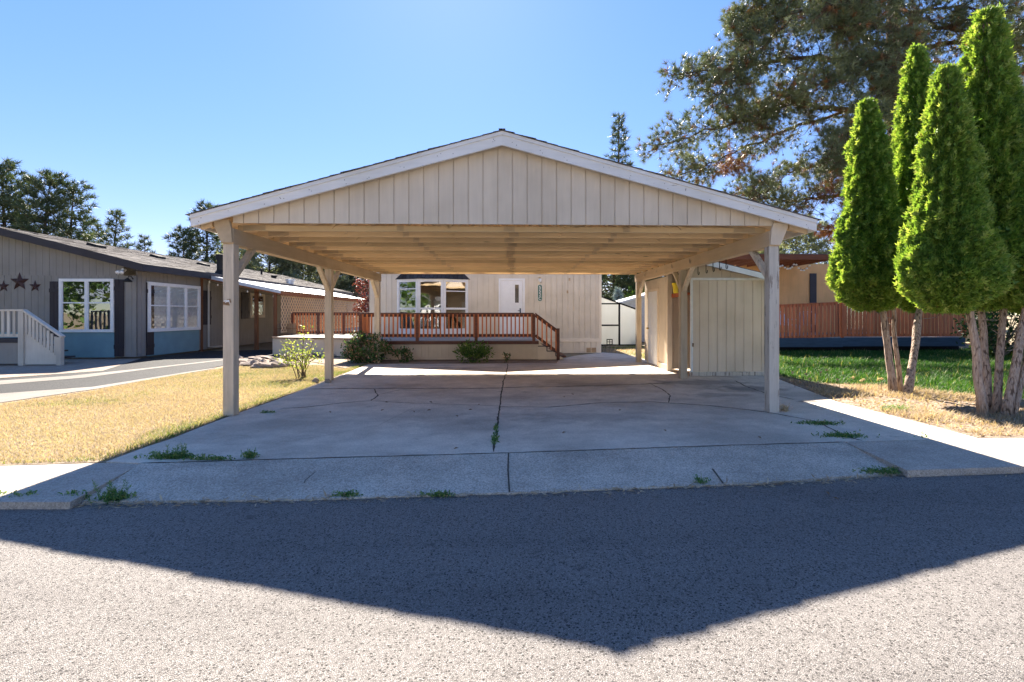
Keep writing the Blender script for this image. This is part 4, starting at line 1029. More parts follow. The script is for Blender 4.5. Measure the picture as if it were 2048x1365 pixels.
q = MB(); a, b = at(1213, 684, GY)[0], at(1225, 684, GY)[0]; z1_, z0_ = at(1213, 678.5, GY)[2], at(1213, 690, GY)[2]
q.box(a, b, GY-.036, GY-.02, z1_-.04, z1_); q.box(a, b, GY-.036, GY-.02, z0_, z0_+.03); q.box(a, a+.035, GY-.036, GY-.02, z0_+.03, z1_-.04); q.box(b-.035, b, GY-.036, GY-.02, z0_+.03, z1_-.04)
m2 = (a+b)/2; q.box(m2-.012, m2+.012, GY-.034, GY-.02, z0_+.03, z1_-.04); zm = (z0_+z1_)/2; q.box(a+.035, b-.035, GY-.033, GY-.02, zm-.012, zm+.012)
q.build('pet_door', M['black'], gh)
tb = props((lambda: (lambda m: (m.box(at(1252, 690, GY+.4)[0], at(1268, 690, GY+.4)[0], GY+.3, GY+.8, .06, .38), m.box(at(1251, 690, GY+.4)[0]-.02, at(1268, 690, GY+.4)[0]+.02, GY+.28, GY+.82, .385, .42), m)[-1])(MB()))().build('storage_tub', M['teal'], None, .02, org=(4.9, GY+.5, .06)), 'pale teal lidded tub inside the greenhouse', 'tub')
ob = thing('outbuilding', 'pale grey outbuilding with white roof edge behind the greenhouse', 'shed', (6.5, 26, 0))
oy = 26.0; o0, o1 = at(1235, 610, oy)[0], at(1420, 610, oy)[0]
q = MB(); boards(q, (o0, oy), (1, 0), (0, -1), o1-o0, 0, lambda s: 1.9+.28*min(s, (o1-o0)/2)-.28*max(0, s-(o1-o0)/2), pitch=.3); q.box(o0, o1, oy+.03, oy+3, 0, 1.9); q.build('wall', m_plain('pale grey siding', (.5, .53, .55), .7, .2), ob)
q = MB(); xm = (o0+o1)/2
for x0 in (o0-.35, o1+.35): q.prism([(x0, oy-.2, 1.9-.28*.35), (xm, oy-.2, 1.9+.28*(xm-o0)), (xm, oy-.2, 2.02+.28*(xm-o0)), (x0, oy-.2, 2.02-.28*.35)], (0, 3.4, 0))
q.build('roof', M['metalroof'], ob)
wh = thing('white_house', 'distant pale house seen between the lattice and the carport post', 'house', (-12, 44, 0))
hx0, hx1 = at(690, 600, 44)[0], at(765, 600, 44)[0]
q = MB(); q.box(hx0, hx1, 44, 50, 0, 2.7); q.build('wall', M['greywhite'], wh)
q = MB(); q.prism([(hx0-.4, 43.6, 2.6), (hx1+.4, 43.6, 2.6), ((hx0+hx1)/2, 43.6, 3.3)], (0, 7, 0)); q.build('roof', M['shingle'], wh)
window(wh, (at(712, 615, 44)[0], 44), (1, 0), (0, -1), 1.0, .9, 2.0, [1, 1], None, .08, .06, False, 'glass2')

# ------------------------------------------------------------------ right neighbour: deck and tan house
RY = 18.5
rd = thing('neighbor_deck', 'neighbour deck with rust red board railing and dark blue skirt behind the cedars', 'deck', (13, RY, 0))
k0, k1, k2 = at(1500, 640, RY)[0], at(1686, 640, RY)[0], at(1932, 640, RY)[0]
zlo = at(1600, 693.5, RY)[2]; zhi = at(1600, 676, RY)[2]
q = MB(); q.box(k0, k2, RY+.06, 23.4, zhi-.02, zhi+.02); q.build('deck_floor', M['deckfloor'], rd)
q = MB(); q.box(k0, k1-.005, RY, RY+.05, zlo-.02, zhi-.01); q.box(k1, k2, RY+.02, RY+.06, zlo, zhi); q.box(k0, k2, RY+.3, RY+.34, .0, zlo, 1); q.build('skirting', [M['navy'], M['dark']], rd)  # black board set back imitates the shade under the deck
rail(rd, (k0, RY+.08, zhi-.16), (k1, RY+.08, zhi), at(1686, 603.5, RY)[2]-zhi, .10, [1], .142, 0, wide=.105, m_b='redwood', m_r='redwood', m_p='redwood', bal_d=.022)
rail(rd, (k1+.05, RY+.08, zhi), (k2, RY+.08, zhi), at(1686, 604.5, RY)[2]-zhi, .10, [1], .142, 0, wide=.112, m_b='redwood', m_r='redwood', m_p='redwood', bal_d=.022)
th_ = thing('neighbor_house', 'tan neighbour house with brown porch roof behind the red deck railing', 'house', (13, 23.5, 0))
TY = 23.5; t0, t1 = at(1480, 600, TY)[0], at(2010, 600, TY)[0]
q = MB(); zwt = at(1600, 509, 20.0)[2]-.03
boards(q, (t0, TY), (1, 0), (0, -1), t1-t0, .1, zwt, pitch=.12, gap=.012, depth=.006); q.box(t0, t1, TY+.05, TY+1.2, .1, zwt); q.build('wall', M['tan'], th_)
q = MB(); a, b = at(1619, 600, TY)[0], at(1632, 600, TY)[0]; q.box(a, b, TY-.05, TY+.01, .5, 3.3); q.build('trim', M['darkgrey'], th_)
q = MB(); a, b = at(1678, 600, TY)[0], at(1716, 600, TY)[0]
window(th_, (a, TY-.002), (1, 0), (0, -1), b-a+.5, .6, 2.55, [1], None, .1, .05, False, 'glass', 'dark', 'door', 'brownwood')
zr1 = at(1600, 509, 20.0)[2]
r0, r1 = at(1440, 510, 20.0)[0], at(1692, 510, 20.0)[0]
q = MB(); q.prism([(r0, 20.0, zr1-.04), (r0, TY+1.4, zr1-.03), (r0, TY+1.4, zr1+.34), (r0, 20.0, zr1+.02)], (r1-r0, 0, 0)); q.build('roof', M['shingle'], th_)
q = MB(); q.box(r0, r1, 19.95, 20.0, zr1-.21, zr1-.01); q.build('fascia', M['porchwood'], th_)
q = MB(); x = r0+.2
while x < r1: q.bar((x, 20.02, zr1-.12), (x, TY-.03, zr1-.115), .05, .14); x += .5
q.build('rafters', M['porchwood'], th_)
q = MB(); a = at(1693, 560, 20.05)[0]-.2; q.box(a-.08, a+.08, 20.02, 20.18, zhi, zr1-.21); q.build('post', M['porchwood'], th_)
string_lights('string of white globe bulbs zigzagging under the brown porch roof', [at(1552, 545, 20.4), at(1562, 527, 20.3), at(1578, 536, 20.6), at(1590, 524, 20.4), at(1605, 540, 21.0), at(1622, 526, 20.6)], 15, .04, .05)
def plastic_chair(loc, rz, label):
    o = thing('patio_chair', label, 'chair', (0, 0, 0)); 
    a = MB(); a.box(-.25, .25, -.24, .24, .41, .44); a.build('seat', M['white'], o, .01)
    a = MB()
    for i in range(5): a.bar((-.2+i*.1, .23, .44), (-.22+i*.11, .33, .88), .055, .02, (0, 1, 0))
    a.tube([(-.27, .24, .44), (-.29, .32, .82), (-.2, .345, .93), (.2, .345, .93), (.29, .32, .82), (.27, .24, .44)], .022, 8); a.build('backrest', M['white'], o)
    for sx in (-1, 1):
        a = MB(); a.bar((sx*.29, .28, .66), (sx*.29, -.22, .64), .06, .025); a.tube([(sx*.29, -.2, .64), (sx*.27, -.22, .42)], .02, 6); a.build('armrest', M['white'], o)
        for sy_ in (-.22, .22):
            a = MB(); a.bar((sx*.23, sy_, .41), (sx*.27, sy_*1.15, 0), .05, .04, (0, 1, 0)); a.build('leg', M['white'], o)
    o.location = loc; o.rotation_euler = (0, 0, rz)
plastic_chair((*at(1612, 640, RY+1.0)[:2], zhi+.02), 2.7, 'white plastic armchair nearer the post, behind the red deck railing')
plastic_chair((*at(1575, 640, RY+1.2)[:2], zhi+.02), .5, 'white plastic armchair beside the carport post, behind the red deck railing')

# ------------------------------------------------------------------ vegetation
def conifer(name, label, base, h, r, seed, leafmat, tuft=.5, nl=90, crown0=.12, K=9, w=.02, shape=.8, group='background conifers', per=7, droop=.0, lean=0.0, tops=1):
    q = np.random.default_rng(seed); b = Vector(base)
    o = thing(name, label, 'tree', base, group)
    tr = MB(); P = []; A = []
    for tp in range(tops):
        hh = h*(1-.06*tp); ox = (tp-.5*(tops-1))*r*.75
        axis = lambda t: np.array([b.x+ox*min(1, t*2.2)+lean*h*t*t, b.y+.15*r*math.sin(3*t+seed+tp), b.z+hh*t])
        tr.tube([axis(t) for t in (0, .2, .4, .6, .8, 1)], [h*.018+.05, h*.015+.04, h*.011+.03, h*.008+.02, h*.004+.015, .01], 8)
        for i in range(nl):
            t = crown0+(1-crown0)*((i+q.uniform(0, 1))/nl)
            f = (t-crown0)/(1-crown0)
            ln = r*min(1, .35+f*4.0)*(1-f)**shape*q.uniform(.55, 1.12)+.12*r
            if tops > 1: ln *= .85
            az = i*2.39996+q.uniform(-.4, .4); el = q.uniform(-.12, .28)+.35*f-droop
            d = np.array([math.cos(az)*math.cos(el), math.sin(az)*math.cos(el), math.sin(el)])
            s = axis(t); e = s+d*ln+np.array([0, 0, .10*ln])
            m = s+d*ln*.55-np.array([0, 0, .03*ln])
            tr.tube([s, m, e], [h*.004*(1-f)+.02, h*.002*(1-f)+.012, .006], 4)
            n = max(3, int(per*(ln/r*2+.4)))
            tt = q.uniform(.25, 1.0, n)**.75
            tt[0] = 1
            side = nz(np.cross(d, [0, 0, 1.]))
            for k in range(n):
                p = (s*(1-tt[k])+e*tt[k])+side*q.normal()*ln*.16*(1.1-tt[k]*.5)+np.array([0, 0, q.normal()*.05*ln+.02*ln])
                P.append(p); A.append(d*.7+np.array([0, 0, .55])+q.normal(size=3)*.35)
        for k in range(6): P.append(axis(1-.02*k)); A.append([0, 0, 1])
    P = np.array(P); A = np.array(A)
    tr.build('trunk', M['limb'], o)
    V = needles(P, A, tuft, K, w, .75, q)
    tint = np.repeat(np.clip(q.normal(.5, .24, len(P)), 0, 1), K)+q.normal(0, .08, len(P)*K)
    np_mesh('crown', V, 3, leafmat, o, np.clip(tint, 0, 1))
    return o
FP, PP = L_['farpine'], L_['palepine']
def tree_at(px, pytop, Y, **k):
    p = at(px, pytop, Y); return (p[0], Y, 0), p[2]
def far(px, pyt, Y, rr_, seed, label, mat=FP, name='pine_tree', **k):
    b, hgt = tree_at(px, pyt, Y); return conifer(name, label, b, hgt, rr_, seed, mat, **k)
far(62, 336, 46, 4.6, 21, 'tall dark twin-topped pine rising behind the grey roof at the edge of the photo', tuft=.62, nl=130, K=11, w=.03, shape=.55, tops=2, per=9)
far(-30, 385, 44, 4.5, 25, 'dark pine cut off by the left edge of the photo', tuft=.62, nl=90, K=10, w=.03, shape=.6)
far(150, 372, 47, 3.4, 22, 'broad dark pine leaning against the twin-topped pine', tuft=.6, nl=90, K=10, w=.03, shape=.5)
far(229, 424, 52, 2.7, 23, 'narrow pointed dark pine in the gap of sky above the grey roof vents', tuft=.55, nl=90, K=9, w=.026, shape=.75)
far(192, 450, 54, 2.0, 24, 'small dark pine just left of the narrow pointed pine', tuft=.5, nl=60, w=.026)
far(291, 475, 56, 1.9, 26, 'small rounded dark pine standing alone above the grey ridge', tuft=.5, nl=55, w=.026, shape=.6)
far(372, 462, 44, 2.5, 27, 'dark pine left of the tallest one behind the stove pipe', tuft=.5, nl=80, w=.026, shape=.6)
far(420, 415, 46, 3.2, 28, 'tall dark pine behind the stove pipe, its tip above the carport eave', tuft=.55, nl=110, K=10, w=.028, shape=.6)
far(468, 470, 45, 3.0, 29, 'dark pine seen through the gap beside the front left carport post', tuft=.55, nl=90, w=.028, shape=.55)
far(535, 470, 41, 4.2, 30, 'grey green juniper behind the patio cover, left of two', PP, 'juniper_tree', tuft=.5, nl=150, K=10, w=.03, shape=.45, crown0=.05, per=10)
far(612, 478, 43, 4.4, 31, 'grey green juniper behind the patio cover, next to the middle carport post', PP, 'juniper_tree', tuft=.5, nl=150, K=10, w=.03, shape=.4, crown0=.05, per=10)
far(702, 515, 47, 4.2, 32, 'dark green tree under the carport beam between the middle and rear left posts', FP, 'pine_tree', tuft=.5, nl=150, K=11, w=.035, shape=.4, crown0=.03, per=10)
far(1236, 238, 60, 3.7, 33, 'lone pointed pine rising above the right slope of the carport roof', tuft=.75, nl=120, K=10, w=.035, shape=.85, crown0=.05)
far(1225, 470, 38, 3.8, 34, 'dark pine behind the greenhouse with its trunk in view', tuft=.5, nl=110, K=10, w=.03, shape=.4, crown0=.16, per=9)
far(1310, 480, 40, 4.0, 35, 'dark pine behind the storage shed roof', tuft=.5, nl=110, K=10, w=.03, shape=.4, crown0=.12, per=9)
far(1236, 580, 30, .8, 36, 'small pale blue spruce directly behind the greenhouse roof', L_['bluespruce'], 'spruce_tree', tuft=.22, nl=60, w=.015)
far(1600, 448, 52, 5.2, 37, 'pale grey green tree behind the brown porch roof', PP, 'juniper_tree', tuft=.6, nl=170, K=10, w=.035, shape=.35, crown0=.05, per=10)
far(1500, 490, 50, 4.5, 39, 'pale tree peeping over the storage shed under the carport eave', PP, 'juniper_tree', tuft=.6, nl=120, K=10, w=.035, shape=.35, crown0=.05, per=9)
far(1850, 420, 50, 6.0, 38, 'tall dark pine behind the tan house, glimpsed between the cedars', FP, tuft=.6, nl=150, K=10, w=.035, shape=.35, crown0=.05, per=10)

def leafy(name, label, cat, base, c, r, n, L, W, mat, seed, trunk=None, stems=0, shell=.5, group=None, stem_r=.012, lump=.0, stemmat='twig', upright=.25):
    q = np.random.default_rng(seed); o = thing(name, label, cat, base, group)
    mb = MB(); b = np.array(base); tips = []
    if trunk: mb.tube([b, b+(np.array(c)-b)*.5+q.normal(size=3)*.05, np.array(c)], [trunk, trunk*.8, trunk*.4], 8)
    for i in range(stems):
        d = nz(q.normal(size=3)*[1, 1, .35]+np.array([0, 0, .5])); e = np.array(c)+d*np.array(r)*q.uniform(.6, .98)
        s = b+np.array([q.normal()*.04, q.normal()*.04, 0]) if not trunk else b+(np.array(c)-b)*q.uniform(.5, 1)
        m = (s*.55+e*.45)+q.normal(size=3)*.06*np.array(r); m[2] += .1*r[2]
        mb.tube([s, m, e], [stem_r, stem_r*.7, stem_r*.3], 5); tips += [(s, m, e)]
    P, D = bush_pts(n, c, r, q, shell)
    if lump:
        k = q.integers(0, max(6, int(n/60)), n); cen, _ = bush_pts(k.max()+1, c, r, q, shell)
        P = cen[k]+q.normal(size=(n, 3))*lump*np.array(r)
    if tips and not lump:
        k = q.integers(0, len(tips), n//2); t = q.uniform(.45, 1.02, (n//2, 1))
        S, Mm, E = (np.array([tips[i][j] for i in k]) for j in range(3))
        P[:n//2] = S*(1-t)**2+2*Mm*t*(1-t)*1.0+E*t*t+q.normal(size=(n//2, 3))*.05*np.array(r)
    D = nz(D+q.normal(size=P.shape)*.7+np.array([0, 0, upright])); Nn = nz(q.normal(size=P.shape)+np.array([0, 0, 1.2]))
    P[:, 2] = np.maximum(P[:, 2], base[2]+.02)
    if mb.v: mb.build('stem', M[stemmat], o)
    np_mesh('leaves', leafs(P, D, Nn, L, W, q), 4, mat, o, np.clip(q.uniform(0, 1, n), 0, 1))
    return o
# plum tree behind the landing
p = at(741, 600, 26); leafy('plum_tree', 'red leaved plum tree beside the rear left carport post', 'tree', (p[0], 26, 0), (p[0], 26, 2.3), (.9, .9, 1.3), 2600, .11, .06, L_['redleaf'], 41, .07, 22, .2, None, .02, .16)
# photinia bushes
p = G(738, 726); leafy('photinia_bush', 'large dark green bush with pinkish tips at the foot of the rear left post', 'bush', (p[0]-.05, p[1]+.0, 0), (p[0]-.05, p[1]+.05, .40), (.72, .5, .46), 3400, .085, .042, L_['photinia'], 42, None, 26, .45, None, .012, .12)
p = G(801, 726); leafy('photinia_bush', 'small dark bush with pink tips right of the large one, against the deck skirting', 'bush', (p[0], p[1]+.15, 0), (p[0], p[1]+.15, .20), (.30, .24, .26), 800, .075, .04, L_['photinia'], 43, None, 12, .3, None, .01, .14)
p = G(947, 727); leafy('green_bush', 'airy green bush in front of the middle of the deck skirting', 'bush', (p[0], p[1]+.2, 0), (p[0], p[1]+.2, .28), (.56, .26, .36), 1500, .10, .036, L_['bush'], 44, None, 34, .1, None, .008, .0, upright=.6)
p = G(1013, 727); leafy('sapling', 'tiny dark sapling at the joint where the driveway meets the deck', 'plant', (p[0], p[1]+.1, 0), (p[0], p[1]+.1, .17), (.13, .1, .12), 70, .07, .04, L_['photinia'], 45, None, 7, .1, None, .006)
p = G(603, 757)
o = thing('rose_shrub', 'sparse yellow green shrub on the lawn between the left carport posts', 'shrub', p); q = np.random.default_rng(46); mb = MB(); LP = []
for i in range(13):
    az = q.uniform(0, 6.28); rr_ = q.uniform(.12, .5); hh = q.uniform(.45, .85) if i else 1.12; rr_ = rr_ if i else .12
    if i == 1: az, rr_, hh = 3.0, .42, .78
    s = np.array([p[0]+q.normal()*.06, p[1]+q.normal()*.06, 0]); e = np.array([p[0]+rr_*math.cos(az), p[1]+rr_*math.sin(az), hh]); m = (s+e)/2+np.array([0, 0, .1])-np.array([math.cos(az), math.sin(az), 0])*rr_*.12
    mb.tube([s, m, e], [.010, .007, .003], 6)
    for k in range(15):
        t = q.uniform(.42, 1.04); c = s*(1-t)**2+2*m*t*(1-t)+e*t*t+q.normal(size=3)*.055; LP.append(c)
        if k % 3 == 0: mb.tube([s*(1-t)**2+2*m*t*(1-t)+e*t*t, c], [.004, .002], 4)
LP = np.array(LP); LP = np.repeat(LP, 3, 0)+q.normal(size=(len(LP)*3, 3))*.03
mb.build('stem', M['twig'], o); np_mesh('leaves', leafs(LP, q.normal(size=LP.shape)+[0, 0, .4], q.normal(size=LP.shape)+[0, 0, 1], .055, .03, q), 4, L_['rose'], o, q.uniform(0, 1, len(LP)))
# dark hedge on the far right behind the cedars
p = at(2030, 690, 15); leafy('hedge', 'dark leafy hedge behind the right cedars at the end of the red deck', 'hedge', (p[0], 15.5, 0), (p[0]+.9, 15.8, 1.0), (1.6, 1.0, 1.25), 5200, .12, .075, L_['hedge'], 47, None, 30, .35, None, .02, .12)
p = at(1255, 575, 34); leafy('deciduous_tree', 'bright green leafy tree low behind the greenhouse', 'tree', (p[0], 34, 0), (p[0]+1.5, 34, 2.0), (2.0, 1.2, 1.5), 3000, .2, .12, L_['bush'], 49, .1, 14, .4, None, .03, .13)

# ---- clipped cedars (arborvitae) with bare trunks
def cedar(label, px, pyt, Y, R0, zb, trunks, seed, n=26000):
    q = np.random.default_rng(seed); p = at(px, pyt, Y); x, zt = p[0], p[2]; hh = zt-zb
    o = thing('cedar_tree', label, 'tree', (x, Y, 0), 'clipped cedars with bare trunks')
    ph = q.uniform(0, 6.28, 10)
    def rad_(t, a):
        base = R0*1.08*np.minimum(1, (t/.13+.03)**.5)*np.maximum(1-t, .0)**.82*(1.0+.07*np.sin(3*t*3.1))
        l = 1+.10*np.sin(3*a+ph[0]+7*t)*np.sin(9*t+ph[1])+.08*np.sin(5*a+ph[2]-13*t)+.06*np.sin(9*a+23*t+ph[3])+.05*np.sin(31*t+2*a+ph[4])
        return base*l+.02
    m = n; t = q.uniform(0, 1, m); keep = q.uniform(0, 1, m) < (.25+.75*np.maximum(1-t, 0)**.7); t = t[keep]; a = q.uniform(0, 6.283, len(t))
    dep = q.uniform(0, 1, len(t))**2.2
    # clumps: little plumes that stick out
    cl = .12*np.maximum(0, np.sin(17*a+ph[5]+9*np.sin(7*t))*np.sin(48*t+ph[6]+2*np.sin(5*a))+np.sin(13*a-41*t+ph[7])*np.sin(29*t+6*a+ph[8]))*R0
    stick = (q.uniform(0, 1, len(t)) < .05)
    r = rad_(t, a)*(1-.38*dep)+cl+stick*q.uniform(.01, .075, len(t))
    lean = np.array([.03*math.sin(seed), .02*math.cos(seed)])
    P = np.stack([x+r*np.cos(a)+lean[0]*t*hh, Y+r*np.sin(a)+lean[1]*t*hh, zb+t*hh+q.normal(size=len(t))*.02], 1)
    out = np.stack([np.cos(a), np.sin(a), np.zeros(len(t))], 1)
    under = np.clip(1-t/.05, 0, 1)[:, None]
    D = nz(out*.75+np.array([0, 0, .8])*(1-under)-np.array([0, 0, .5])*under+q.normal(size=P.shape)*.55)
    Nn = nz(np.cross(out, [0, 0, 1.])+q.normal(size=P.shape)*.6)
    V = []; tn = []
    tint0 = np.clip(q.normal(.42, .2, len(t))+.22*cl/(.12*R0), .07, 1); brown = (q.uniform(0, 1, len(t)) < .05) & (dep > .25); tint0[brown] = .0
    S = nz(np.cross(D, Nn))
    for ang in (-.75, 0, .75):
        d2 = D*math.cos(ang)+S*math.sin(ang)
        V.append(leafs(P, d2, Nn, .068 if ang == 0 else .052, .019, q)); tn.append(np.where(brown, q.uniform(0, .05, len(t)), np.clip(tint0+q.normal(0, .08, len(t)), .07, 1)))
    mb = MB()
    for (bx, by, tx, r0, r1) in trunks:
        b = G(bx, by); tz = zb+.45; tp = at(tx, 600, Y); tp = (tp[0], Y+q.normal()*.05, tz)
        pts = [lerp3(b, tp, k/7) for k in range(8)]; pts = [(u+q.normal()*.008, v+q.normal()*.008, z) for u, v, z in pts]
        pts.append((x+(tp[0]-x)*.4, Y, zb+hh*.5)); pts.append((x, Y, zb+hh*.9))
        r0 *= .8; r1 *= .78; rs = [r0*1.28, r0*1.08]+[r0+(r1-r0)*k/5 for k in range(6)]+[r1*.6, .01]
        mb.tube(pts, rs, 12)
        # spurs of dead twigs along the stem
        for k in range(5):
            c = Vector(lerp3(b, tp, q.uniform(.45, 1))); e = c+Vector((q.normal()*.12, q.normal()*.1, q.uniform(-.02, .1))); mb.tube([c, e], [.008, .003], 4)
    mb.build('trunk', M['cbark'], o, smooth=True)
    # inner boughs carrying the sprays
    k = 420; tt = q.uniform(0.0, .93, k); aa = q.uniform(0, 6.283, k); rr2 = rad_(tt, aa)*.82
    A = np.stack([x+0*tt+lean[0]*tt*hh, Y+0*tt, zb+np.maximum(tt*hh-.22, .02)], 1); B = np.stack([x+rr2*np.cos(aa), Y+rr2*np.sin(aa), zb+tt*hh+.1], 1)
    np_mesh('boughs', sticks(A, B, np.full(k, .012), np.full(k, .004)), 4, M['twig'], o)
    np_mesh('crown', np.concatenate(V), 4, L_['cedar'], o, np.concatenate(tn))
cedar('clipped cedar nearest the carport, the shortest of the row', 1744, 205, 9.05, .54, 1.50, [(1786, 786, 1762, .075, .06), (1800, 784, 1782, .05, .04)], 61, 80000)
cedar('clipped cedar behind the shortest one, sharing its base', 1850, 93, 9.6, .66, 1.47, [(1815, 790, 1840, .075, .06), (1822, 786, 1851, .045, .035)], 62, 80000)
cedar('wide clipped cedar in front of the tallest one, its trunk leaning towards the driveway', 1897, 135, 6.95, .485, 1.46, [(1966, 832, 1938, .068, .055)], 63, 100000)
cedar('tallest clipped cedar, standing behind two trunks of the right group', 1962, 22, 7.35, .68, 1.50, [(1978, 826, 1968, .062, .05), (1992, 830, 2008, .058, .045)], 64, 100000)
cedar('clipped cedar cut off by the right edge of the photo, on a thick leaning trunk', 2085, 165, 7.0, .60, 1.44, [(2012, 834, 2056, .066, .055), (2026, 834, 2075, .04, .035)], 65, 70000)

# ---- big ponderosa behind the right neighbour
def big_pine():
    q = np.random.default_rng(77); Y0 = 27.0
    def pt(px, py, dy=0): return np.array(at(px, py, Y0+dy))
    base = at(1792, 600, Y0); bx = base[0]
    o = thing('ponderosa_pine', 'huge spreading ponderosa pine with dead brown tufts and cones behind the right cedars', 'tree', (bx, Y0, 0))
    tr = MB()
    tr.tube([(bx+.2, Y0, 0), (bx+.1, Y0, 4), pt(1795, 300), pt(1785, 130), pt(1790, -60), pt(1800, -260), pt(1800, -520)], [.55, .48, .42, .38, .3, .2, .03], 12)
    limbs = [
        ([(1792, 190, 0), (1720, 140, -1), (1640, 110, -1.5), (1540, 125, -2), (1440, 140, -2.2), (1345, 150, -2.4)], .15),
        ([(1790, 60, 0), (1700, 30, -.8), (1600, 20, -1.4), (1520, 45, -2), (1470, 100, -2.2)], .17),
        ([(1792, 235, 0), (1700, 222, -.6), (1640, 218, -1), (1590, 200, -1.2), (1540, 225, -1.6), (1430, 260, -2), (1315, 290, -2.3)], .17),
        ([(1700, 222, -.6), (1600, 250, -.3), (1500, 290, .2), (1420, 330, .5), (1350, 352, .8)], .09),
        ([(1794, 330, 0), (1720, 310, 1), (1640, 330, 1.6), (1560, 350, 2), (1480, 380, 2.4)], .10),
        ([(1795, 400, 0), (1700, 388, -.6), (1620, 398, -1), (1560, 404, -1.4), (1500, 380, -1.8)], .11),
        ([(1790, -20, 0), (1690, -30, -.6), (1600, -25, -1), (1520, 0, -1.6), (1480, 40, -1.8)], .14),
        ([(1785, 100, 0), (1690, 60, 1.2), (1590, 40, 2.2), (1490, 60, 3)], .12),
        ([(1790, 0, 0), (1830, 40, -2), (1900, 60, -3), (1990, 70, -3.4), (2090, 80, -3.6)], .15),
        ([(1790, 120, 0), (1860, 90, -1.2), (1960, 80, -2), (2060, 100, -2.4), (2160, 120, -2.6)], .16),
        ([(1792, 180, 0), (1870, 160, -1.5), (1960, 130, -2.2), (2060, 150, -3)], .13),
        ([(1792, 250, 0), (1880, 210, 1), (1980, 200, 1.8), (2090, 220, 2.4)], .13),
        ([(1795, 330, 0), (1880, 330, -1), (1990, 320, -1.6), (2100, 330, -2)], .10),
        ([(1790, -90, 0), (1700, -110, -1), (1600, -90, -1.6), (1540, -60, -2)], .12),
        ([(1790, -80, 0), (1880, -60, -2), (1980, -40, -3), (2080, -20, -3.4)], .12),
        ([(1790, 20, 0), (1760, 10, -2.5), (1720, 30, -4.2), (1690, 60, -5.4)], .10),
        ([(1790, 160, 0), (1790, 150, -2.5), (1770, 180, -4.4), (1740, 210, -5.6)], .10),
        ([(1790, 280, 0), (1730, 260, -2), (1680, 290, -3.6), (1640, 330, -4.6)], .08),
        ([(1640, 110, -1.5), (1580, 180, -1.6), (1530, 215, -2), (1470, 235, -2.4)], .06),
        ([(1600, 20, -1.4), (1540, 80, -2.2), (1480, 150, -2.8), (1430, 190, -3)], .06),
        ([(1790, 60, 0), (1810, 60, -2.5), (1800, 90, -4.6), (1790, 130, -5.8)], .10),
        ([(1790, 230, 0), (1810, 220, -2.2), (1830, 250, -4), (1830, 290, -5.2)], .09),
        ([(1790, 310, 0), (1770, 300, -2), (1740, 320, -4), (1720, 350, -5)], .08),
        ([(1790, -10, 0), (1740, -20, -2.5), (1700, -10, -4.4), (1650, 20, -5.6)], .10),
        ([(1790, 110, 0), (1750, 110, -2.5), (1690, 140, -4.2), (1640, 170, -5)], .09),
        ([(1790, 370, 0), (1770, 350, -2), (1740, 390, -3.4), (1720, 430, -4)], .07),
        ([(1790, 40, 0), (1850, 20, -2.2), (1920, 10, -3.6), (2000, 30, -4.5)], .09),
        ([(1790, 200, 0), (1850, 190, -2.2), (1910, 170, -3.6), (2010, 200, -4.5)], .09),
        ([(1620, 398, -1), (1580, 430, -1), (1550, 445, -1)], .05),
        ([(1700, 388, -.6), (1690, 440, -1), (1710, 480, -1.2)], .04),
    ]
    TA, TB, RA, RB = [], [], [], []
    P, A, dead, cones = [], [], [], []
    for li, (L, r0) in enumerate(limbs):
        pts = [pt(*l) for l in L]
        fine = []
        for a, b in zip(pts, pts[1:]):
            for k in range(5): fine.append(a+(b-a)*k/5)
        fine.append(pts[-1]); fine = np.array(fine)
        for _ in range(3): fine[1:-1] = (fine[:-2]+fine[1:-1]*2+fine[2:])/4
        fine[1:-1] += q.normal(size=fine[1:-1].shape)*.05
        n = len(fine); tr.tube([tuple(f) for f in fine], [r0*(1-.85*i/(n-1)) for i in range(n)], 7)
        seg = np.linalg.norm(np.diff(fine, axis=0), axis=1).sum()
        ns = int(seg*8)
        for j in range(ns):
            f = (.16+.84*(j+q.uniform())/ns); i = min(int(f*(n-1)), n-2); s = fine[i]+(fine[i+1]-fine[i])*(f*(n-1)-i)
            tg = nz(fine[i+1]-fine[i]); d = nz(tg*q.uniform(.1, .9)+q.normal(size=3)*np.array([.55, .75, .55])+np.array([0, 0, -.05]))
            ln = q.uniform(.7, 1.9)*(1.15-.55*f); e = s+d*ln+np.array([0, 0, .08*ln]); m = s+d*ln*.5-np.array([0, 0, .06*ln])
            for a_, b_, ra, rb in ((s, m, .022, .015), (m, e, .015, .008)): TA.append(a_); TB.append(b_); RA.append(ra); RB.append(rb)
            leafy_ = q.uniform() < (.38+.6*min(1, max(0, f-.2)*1.7))
            for k in range(9):
                t = q.uniform(.3, 1); b0 = (s*(1-t)**2+2*m*t*(1-t)+e*t*t) if t < 1 else e
                dd = nz(d*.8+q.normal(size=3)*.75+np.array([0, 0, .12])); l2 = q.uniform(.25, .65); tip = b0+dd*l2
                TA.append(b0); TB.append(tip); RA.append(.009); RB.append(.005)
                if leafy_ and q.uniform() < .82:
                    P.append(tip); A.append(dd*.9+np.array([0, 0, .35])); dead.append(q.uniform() < .06)
                elif q.uniform() < .3: cones.append(b0+dd*l2*.8)
            if leafy_: P.append(e); A.append(d); dead.append(False)
    for px, py, sz in ((1460, 330, .9), (1672, 350, 1.0), (1655, 380, .7), (1590, 195, .5), (1520, 255, .5), (1655, 460, .6), (1440, 150, .4)):
        c = pt(px, py, -1.6)
        for k in range(int(70*sz)):
            P.append(c+q.normal(size=3)*np.array([.42, .5, .36])*sz); A.append(q.normal(size=3)*.6+np.array([0, 0, -.6])); dead.append(True)
    P = np.array(P); A = np.array(A); dead = np.array(dead); K = 36
